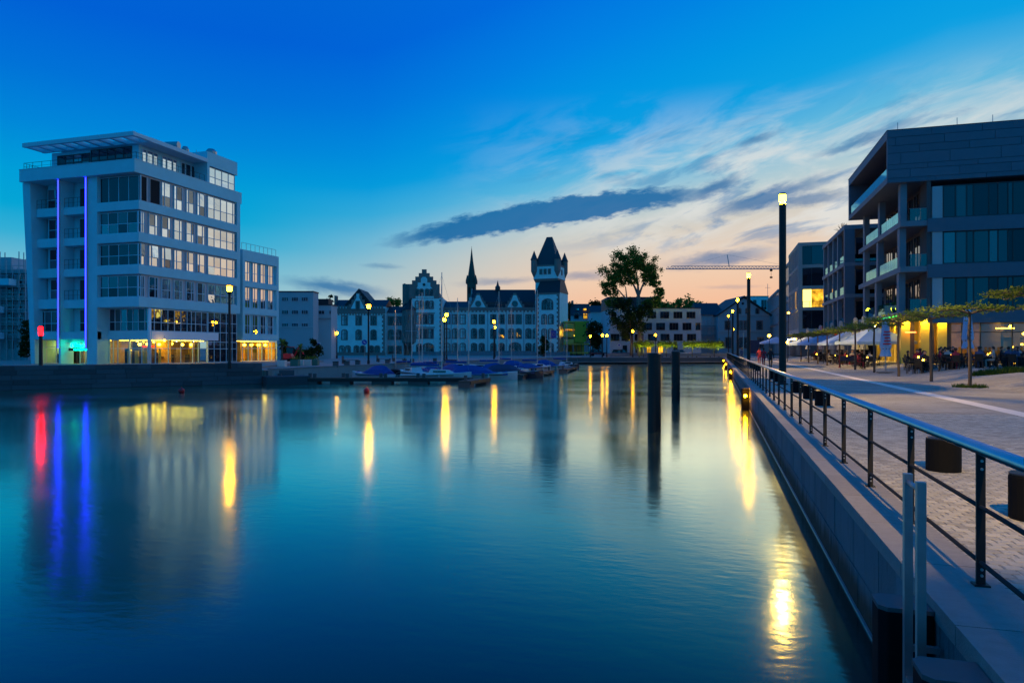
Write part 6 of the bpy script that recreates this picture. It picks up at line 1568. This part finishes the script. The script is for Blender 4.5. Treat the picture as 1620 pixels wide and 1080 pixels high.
BO = [(588, 62, 2.9, 4.6, 'small boat under a pointed blue cover beside the jetty', 'gel', 'tarp', 0, False), (655, 66, 2.5, 5.5, 'white open boat left of the dark mast', 'gel', None, 7.5, True), (672, 70, 2.7, 5.0, 'white boat with a raised blue sail bag', 'gel', 'tarp', 8.5, True),
      (690, 60.5, .35, 6.2, 'low white sailing boat lying along the jetty', 'gel', None, 9.5, True), (706, 68, 2.6, 5.6, 'boat under a blue cover right of the low white boat', 'gel', 'tarp', 0, False), (735, 72, .5, 5.5, 'white boat behind the big blue cover', 'gel', None, 7.8, True),
      (765, 62, .45, 6.2, 'boat under the biggest bright blue cover', 'gel', 'tarp', 0, False), (752, 80, .9, 5.5, 'white motor boat further back left of the dark lamp post', 'gel', None, 0, True), (784, 80, 1.0, 6.5, 'white cabin boat with a mast in the middle of the marina', 'gel', None, 9.5, True),
      (797, 70, .5, 5.2, 'boat under a blue cover beside the navy one', 'gel', 'tarp', 0, False), (812, 65, .5, 5.8, 'boat under a dark navy cover before the second pontoon', 'gel_d', 'tarp_d', 0, False), (822, 86, .9, 5.5, 'boat under a peaked blue cover behind the pontoons', 'gel', 'tarp', 0, False),
      (846, 84, 1.1, 6.0, 'white yacht with a tall mast and blue sail behind the third pontoon', 'gel', 'tarp', 10, True), (872, 90, .8, 5.4, 'boat under a blue cover near the flag', 'gel', 'tarp', 0, False), (893, 96, .8, 5.0, 'dark boat at the right end of the marina', 'gel_d', None, 6.5, True),
      (630, 74, 2.8, 5.0, 'dark boat behind the pointed blue cover', 'gel_d', None, 7.0, False), (720, 84, 1.2, 5.5, 'dark sailing boat far back beside the pair of lamps', 'gel_d', 'tarp_d', 9.0, True), (806, 95, 1.2, 5.5, 'white sailing boat farthest back in the marina', 'gel', None, 9.0, True)]
for i, (px, D, rz, L_, nm, hull, cov, mh, cab) in enumerate(BO): boat(px, D, rz, L_, nm, hull, cov, mh, cab, i)

# ------------------------------------------------------------------ far bank furniture
def far_item(name, label, cat, px, D, group=None): return thing(name, label, cat, loc_at(px, D), YAW, group)
for i, (px, D) in enumerate(((531, 64), (549, 66), (566, 69), (613, 75), (640, 78), (652, 80), (688, 85))):
    t = far_item('stone_bollard', '%s dark square bollard from the left on the left bank edge' % ORD[i], 'bollard', px, D, 'square bollards on the left bank')
    ub('block', -.22, .22, -.22, .22, 0, .5, M['concrete_d'], t, bev=True); ub('cap', -.24, .24, -.24, .24, .5, .54, M['iron'], t)
for i, (px, D, nm) in enumerate(((555, 78, 'left bench on the left bank'), (608, 88, 'middle bench on the left bank'), (632, 92, 'right bench on the left bank, beside the signposts'))):
    t = far_item('bench', nm, 'bench', px, D, 'dark benches on the left bank')
    for j in range(4): ub('seat_slat', -.9, .9, -.3 + j * .15, -.17 + j * .15, .42, .47, M['wood'], t)
    for sx_ in (-.75, .65): ub('leg', sx_, sx_ + .1, -.28, .28, 0, .42, M['concrete_d'], t)
    ub('backrest', -.95, -.85, -.3, .3, .05, .9, M['concrete_d'], t)
def palm(px, D, box_m, label, trunk_h):
    t = far_item('potted_palm' if trunk_h else 'planter', label, 'planter', px, D, 'planters below the white wing'); rng = random.Random(px)
    ub('planter_box', -.38, .38, -.38, .38, 0, .62, M[box_m], t, bev=True); ub('soil', -.33, .33, -.33, .33, .621, .63, M['wood'], t)
    mb = MB()
    if trunk_h:
        MB().tube((0, 0, .62), (.03, 0, .62 + trunk_h), .10, .08, n=8).build('trunk', M['bark'], t)
        for i in range(34):
            a = i * 2.4; e = R(rng.uniform(-40, 70)); d = Vector((math.cos(a) * math.cos(e), math.sin(a) * math.cos(e), math.sin(e))); s_ = Vector((-d.y, d.x, 0)).normalized() * .07
            p0 = Vector((.03, 0, .62 + trunk_h)); p1 = p0 + d * .55; mb.quad(tuple(p0 - s_ * .3), tuple(p0 + s_ * .3), tuple(p1 + s_), tuple(p1 - s_))
    else: leaves(mb, (0, 0, .78), (.42, .42, .22), 120, .07, rng)
    mb.build('fronds' if trunk_h else 'plants', M['leaf'], t)
palm(446, 66, 'ceram', 'palm in a big pale planter at the corner of the white wing', 1.6); palm(475, 70, 'ceram', 'palm in a white planter between the green planters', 1.1)
palm(467, 68.5, 'green_p', 'green planter left of the white planters', 0); palm(487, 70.5, 'ceram', 'white planter without palm next to the palm', 0); palm(498, 71, 'green_p', 'green planter at the right end of the row', 0)
# small red excavator
t = far_item('excavator', 'small red excavator parked behind the planters', 'excavator', 458, 84)
ub('track', -.9, .9, -.7, -.4, 0, .45, M['iron'], t, bev=True); ub('track', -.9, .9, .4, .7, 0, .45, M['iron'], t, bev=True)
MB().hexa([(-.8, -.6, .5), (.6, -.6, .5), (.6, .6, .5), (-.8, .6, .5)], [(-.7, -.55, 1.15), (.2, -.55, 1.15), (.2, .55, 1.15), (-.7, .55, 1.15)]).build('body', M['red'], t)
ub('cab', -.2, .55, -.5, .15, 1.15, 1.9, M['glass_far'], t); ub('cab_roof', -.25, .6, -.55, .2, 1.9, 1.96, M['red'], t)
MB().tube((.5, .2, .8), (1.1, .2, 1.95), .10, n=6).tube((1.1, .2, 1.95), (1.7, .2, 1.0), .085, n=6).build('arm', M['red'], t)
MB().hexa([(1.55, 0, .65), (1.9, 0, .7), (1.9, .4, .7), (1.55, .4, .65)], [(1.55, 0, 1.0), (1.8, 0, 1.05), (1.8, .4, 1.05), (1.55, .4, 1.0)]).build('bucket', M['iron'], t)
# signs
t = far_item('parking_sign', 'white and blue square sign on a thin post left of the castle wing', 'sign', 504, 100)
MB().tube((0, .03, 0), (0, .03, 2.6), .03, n=6).build('post', M['galv'], t); ub('panel', -.28, .28, -.02, .02, 2.0, 2.62, M['signwhite'], t); MB().tube((0, -.035, 2.34), (0, -.025, 2.34), .2, n=14).build('blue_disc', M['signblue'], t)
t = far_item('round_sign', 'blue round traffic sign beside the nearest left bank lamp', 'sign', 576.5, 95)
MB().tube((0, .03, 0), (0, .03, 3.0), .03, n=6).build('post', M['galv'], t); MB().tube((0, -.02, 2.6), (0, .02, 2.6), .36, n=18).build('disc', M['signblue'], t); MB().tube((-.12, -.03, 2.72), (.14, -.03, 2.45), .045, n=5).build('white_symbol', M['signwhite'], t)
t = far_item('waste_container', 'dark blue container before the castle wing corner', 'container', 517, 118)
ub('bin', -.75, .75, -.5, .5, .08, 1.5, M['tarp_d'], t, bev=True); ub('lid', -.8, .8, -.55, .55, 1.5, 1.62, M['tarp_d'], t)
for sx_ in (-.55, .55): MB().tube((sx_, -.5, .08), (sx_, -.4, .08), .08, n=8).build('wheel', M['iron'], t)
# flag
t = far_item('flagpole', 'flagpole with a blue flag before the castle tower', 'flag', 871.5, 120)
MB().tube((0, 0, 0), (0, 0, 5.2), .05, .035, n=8).build('pole', M['alu'], t)
mb = MB(); n = 8
for i in range(n + 1):
    u = i / n; yv = .12 * math.sin(u * 6); mb.v += [(.05 + u * .9, yv, 3.6 - .08 * u), (.05 + u * .9, yv, 4.9 - .05 * u)]
for i in range(n): mb.f.append((2*i, 2*i + 2, 2*i + 3, 2*i + 1))
f_ = mb.build('flag', M['signblue'], t); sd_ = f_.modifiers.new('thickness', 'SOLIDIFY'); sd_.thickness = .01
for i in range(12): a = i * math.pi / 6; MB().tube((.5 + .25 * math.cos(a), -.16, 4.22 + .25 * math.sin(a)), (.5 + .25 * math.cos(a), -.14, 4.22 + .25 * math.sin(a)), .04, n=5).build('star', M['yellow'], t)
for i, (px, D, h_) in enumerate(((663, 100, 9.5), (863, 115, 7.5))):
    t = far_item('flagpole', 'bare thin flagpole %s' % ('before the stepped gable house' if i == 0 else 'left of the blue flag'), 'flag pole', px, D)
    MB().tube((0, 0, 0), (0, 0, h_), .05, .03, n=8).build('pole', M['alu'], t); MB().ball((0, 0, h_), .07, 8, 6).build('finial', M['alu'], t)
# low forecourt walls of the castle and the far promenade
t = far_item('forecourt_wall', 'long low stone wall before the castle hall', 'wall', 790, 170)
for i in range(22): ub('wall_stone', -14.5 + i * 1.45 + .01, -14.5 + (i + 1) * 1.45 - .01, 0, .45, 0, .9, M['stone_m'], t, bev=True)
t = far_item('terrace_wall', 'long low dark wall along the far promenade below the apartment block', 'wall', 1050, 146)
for i in range(24): ub('wall_stone', -12.5 + i * 1.2 + .01, -12.5 + (i + 1) * 1.2 - .01, 0, .5, 0, .75, M['stone_m'], t, bev=True)
# vehicles before the apartment block
def car(px, D, paint, label, L=4.2, van=False):
    t = far_item('parked_car', label, 'car', px, D); h1 = 1.0 if not van else 1.25; h2 = 1.48 if not van else 2.0
    MB().hexa([(-L/2, -.85, .3), (L/2, -.85, .3), (L/2, .85, .3), (-L/2, .85, .3)], [(-L/2 + .05, -.82, h1 * .9), (L/2 - .1, -.82, h1 * .85), (L/2 - .1, .82, h1 * .85), (-L/2 + .05, .82, h1 * .9)]).build('body', M[paint], t, bevel=.08)
    MB().hexa([(-L*.46, -.78, h1 * .9), (L*.22, -.78, h1 * .88), (L*.22, .78, h1 * .88), (-L*.46, .78, h1 * .9)], [(-L*.40, -.66, h2), (L*.06, -.66, h2), (L*.06, .66, h2), (-L*.40, .66, h2)]).build('cabin', M['glass_far'], t)
    MB().box(-L*.39, L*.05, -.64, .64, h2, h2 + .03).build('roof', M[paint], t)
    for sx_ in (-L*.3, L*.3):
        for sy in (-.86, .70): w_ = MB().tube((sx_, sy, .32), (sx_, sy + .16, .32), .32, n=14).build('wheel', M['iron'], t)
    for sy in (-.6, .6): ub('headlight', L/2 - .1, L/2 - .02, sy - .15, sy + .15, .6, .75, M['signwhite'], t)
car(984, 147, 'tarp_d', 'dark blue car parked before the apartment block', 4.4); car(1077, 149, 'gel', 'white car parked between the lit trees', 4.0); car(946, 158, 'gel_d', 'dark car parked beside the garage', 4.2)
t = far_item('round_sign', 'white round sign on a post left of the dark blue car', 'sign', 979.5, 146)
MB().tube((0, .03, 0), (0, .03, 2.9), .03, n=6).build('post', M['galv'], t); MB().tube((0, -.02, 2.45), (0, .02, 2.45), .34, n=18).build('disc', M['signwhite'], t); MB().tube((0, -.03, 2.45), (0, -.021, 2.45), .2, n=18).build('blue_disc', M['signblue'], t)
# promenade extras: blue banner box and sign post near the far masts
t = thing('notice_board', 'dark blue notice board on posts beside the second lamp mast', 'sign', (5.6, 112, 0))
ub('panel', -.75, .75, -.05, .05, 1.0, 3.0, M['tarp_d'], t)
for sx_ in (-.7, .62): ub('post', sx_, sx_ + .08, .055, .12, 0, 3.1, M['steel_d'], t)
t = thing('thin_post', 'thin grey pole standing behind the railing left of the walkers', 'pole', (2.6, 72, 0))
MB().tube((0, 0, 0), (0, 0, 3.4), .035, n=8).build('pole', M['galv'], t); MB().lathe([(.12, 0), (.12, .03), (.04, .05)], 10).build('base', M['galv'], t)
t = thing('barrier_frame', 'dark red barrier frame with a blue panel before the cafe row', 'barrier', (11.6, 68.5, 0), R(8))
for sx_ in (-.9, .9): MB().tube((sx_, 0, 0), (sx_, 0, 1.15), .03, n=6).tube((sx_, -.3, .03), (sx_, .3, .03), .03, n=6).build('leg', M['cloth_r'], t)
MB().tube((-.9, 0, 1.12), (.9, 0, 1.12), .03, n=6).tube((-.9, 0, .35), (.9, 0, .35), .025, n=6).build('frame_bar', M['cloth_r'], t); ub('panel', -.82, .82, -.02, .02, .62, 1.05, M['tarp_d'], t)
for i, yq in enumerate((63.5, 64.7)):
    t = thing('bar_table', 'tall dark bar table %s of the two by the row of trees' % ('nearer' if i == 0 else 'farther'), 'table', (11.9, yq, plaza_z(11.9)))
    MB().lathe([(.34, 1.08), (.34, 1.12)], 14).build('table_top', M['iron'], t); MB().tube((0, 0, .03), (0, 0, 1.08), .04, n=8).build('pedestal', M['iron'], t); MB().lathe([(.25, 0), (.25, .03)], 12).build('foot', M['iron'], t)

# ------------------------------------------------------------------ tower crane far behind
cr = thing('tower_crane', 'tower crane with a long lattice jib above the villa roofs', 'crane', loc_at(1268, 262), YAW)
kr = 262 / F; XJ = lambda px: (px - 1268) * kr; ZJ = lambda py: Z(py, 262)
mb = MB(); x0, x1, zb_, zt_ = XJ(1054), XJ(1300), ZJ(425.5), ZJ(421)
mb.tube((x0, -.5, zb_), (x1, -.5, zb_), .13, n=5).tube((x0, .5, zb_), (x1, .5, zb_), .13, n=5).tube((x0 + 2, 0, zt_), (x1, 0, zt_), .13, n=5)
n = 46
for i in range(n):
    a, b_ = x0 + (x1 - x0) * i / n, x0 + (x1 - x0) * (i + 1) / n; m_ = (a + b_) / 2
    for yq in (-.5, .5): mb.tube((a, yq, zb_), (m_, 0, zt_), .06, n=4).tube((m_, 0, zt_), (b_, yq, zb_), .06, n=4)
mb.build('jib', M['galv'], cr)
mb = MB()
for sx_ in (-.8, .8):
    for sy in (-.8, .8): mb.tube((sx_, sy, 0), (sx_, sy, ZJ(412)), .12, n=5)
for i in range(14):
    z0_, z1_ = i * 2.4, i * 2.4 + 2.4; mb.tube((-.8, -.8, z0_), (.8, -.8, z1_), .06, n=4).tube((.8, -.8, z0_), (.8, .8, z1_), .06, n=4)
mb.build('tower', M['galv'], cr)
MB().tube((XJ(1153.5), 0, ZJ(421)), (XJ(1150.5), 0, ZJ(403)), .16, n=5).tube((XJ(1150.5), 0, ZJ(403)), (XJ(1232), 0, ZJ(418)), .035, n=4).tube((XJ(1150.5), 0, ZJ(403)), (XJ(1085), 0, ZJ(421)), .035, n=4).build('pendant_mast', M['galv'], cr)
MB().tube((XJ(1220), 0, ZJ(425)), (XJ(1220), 0, ZJ(438)), .06, n=5).box(XJ(1218.3), XJ(1221.7), -.3, .3, ZJ(429), ZJ(426)).box(XJ(1218.3), XJ(1221.7), -.3, .3, ZJ(440), ZJ(437.5)).build('hook_block', M['iron'], cr)
t = far_item('aerial_mast', 'thin aerial mast standing on the roofs below the crane hook', 'aerial', 1214.5, 208); kk = 208 / F
MB().tube((0, 0, Z(470, 208)), (0, 0, Z(449, 208)), .07, n=5).build('mast', M['galv'], t); MB().tube((-.8, 0, Z(455, 208)), (.8, 0, Z(455, 208)), .05, n=4).build('cross_bar', M['galv'], t)
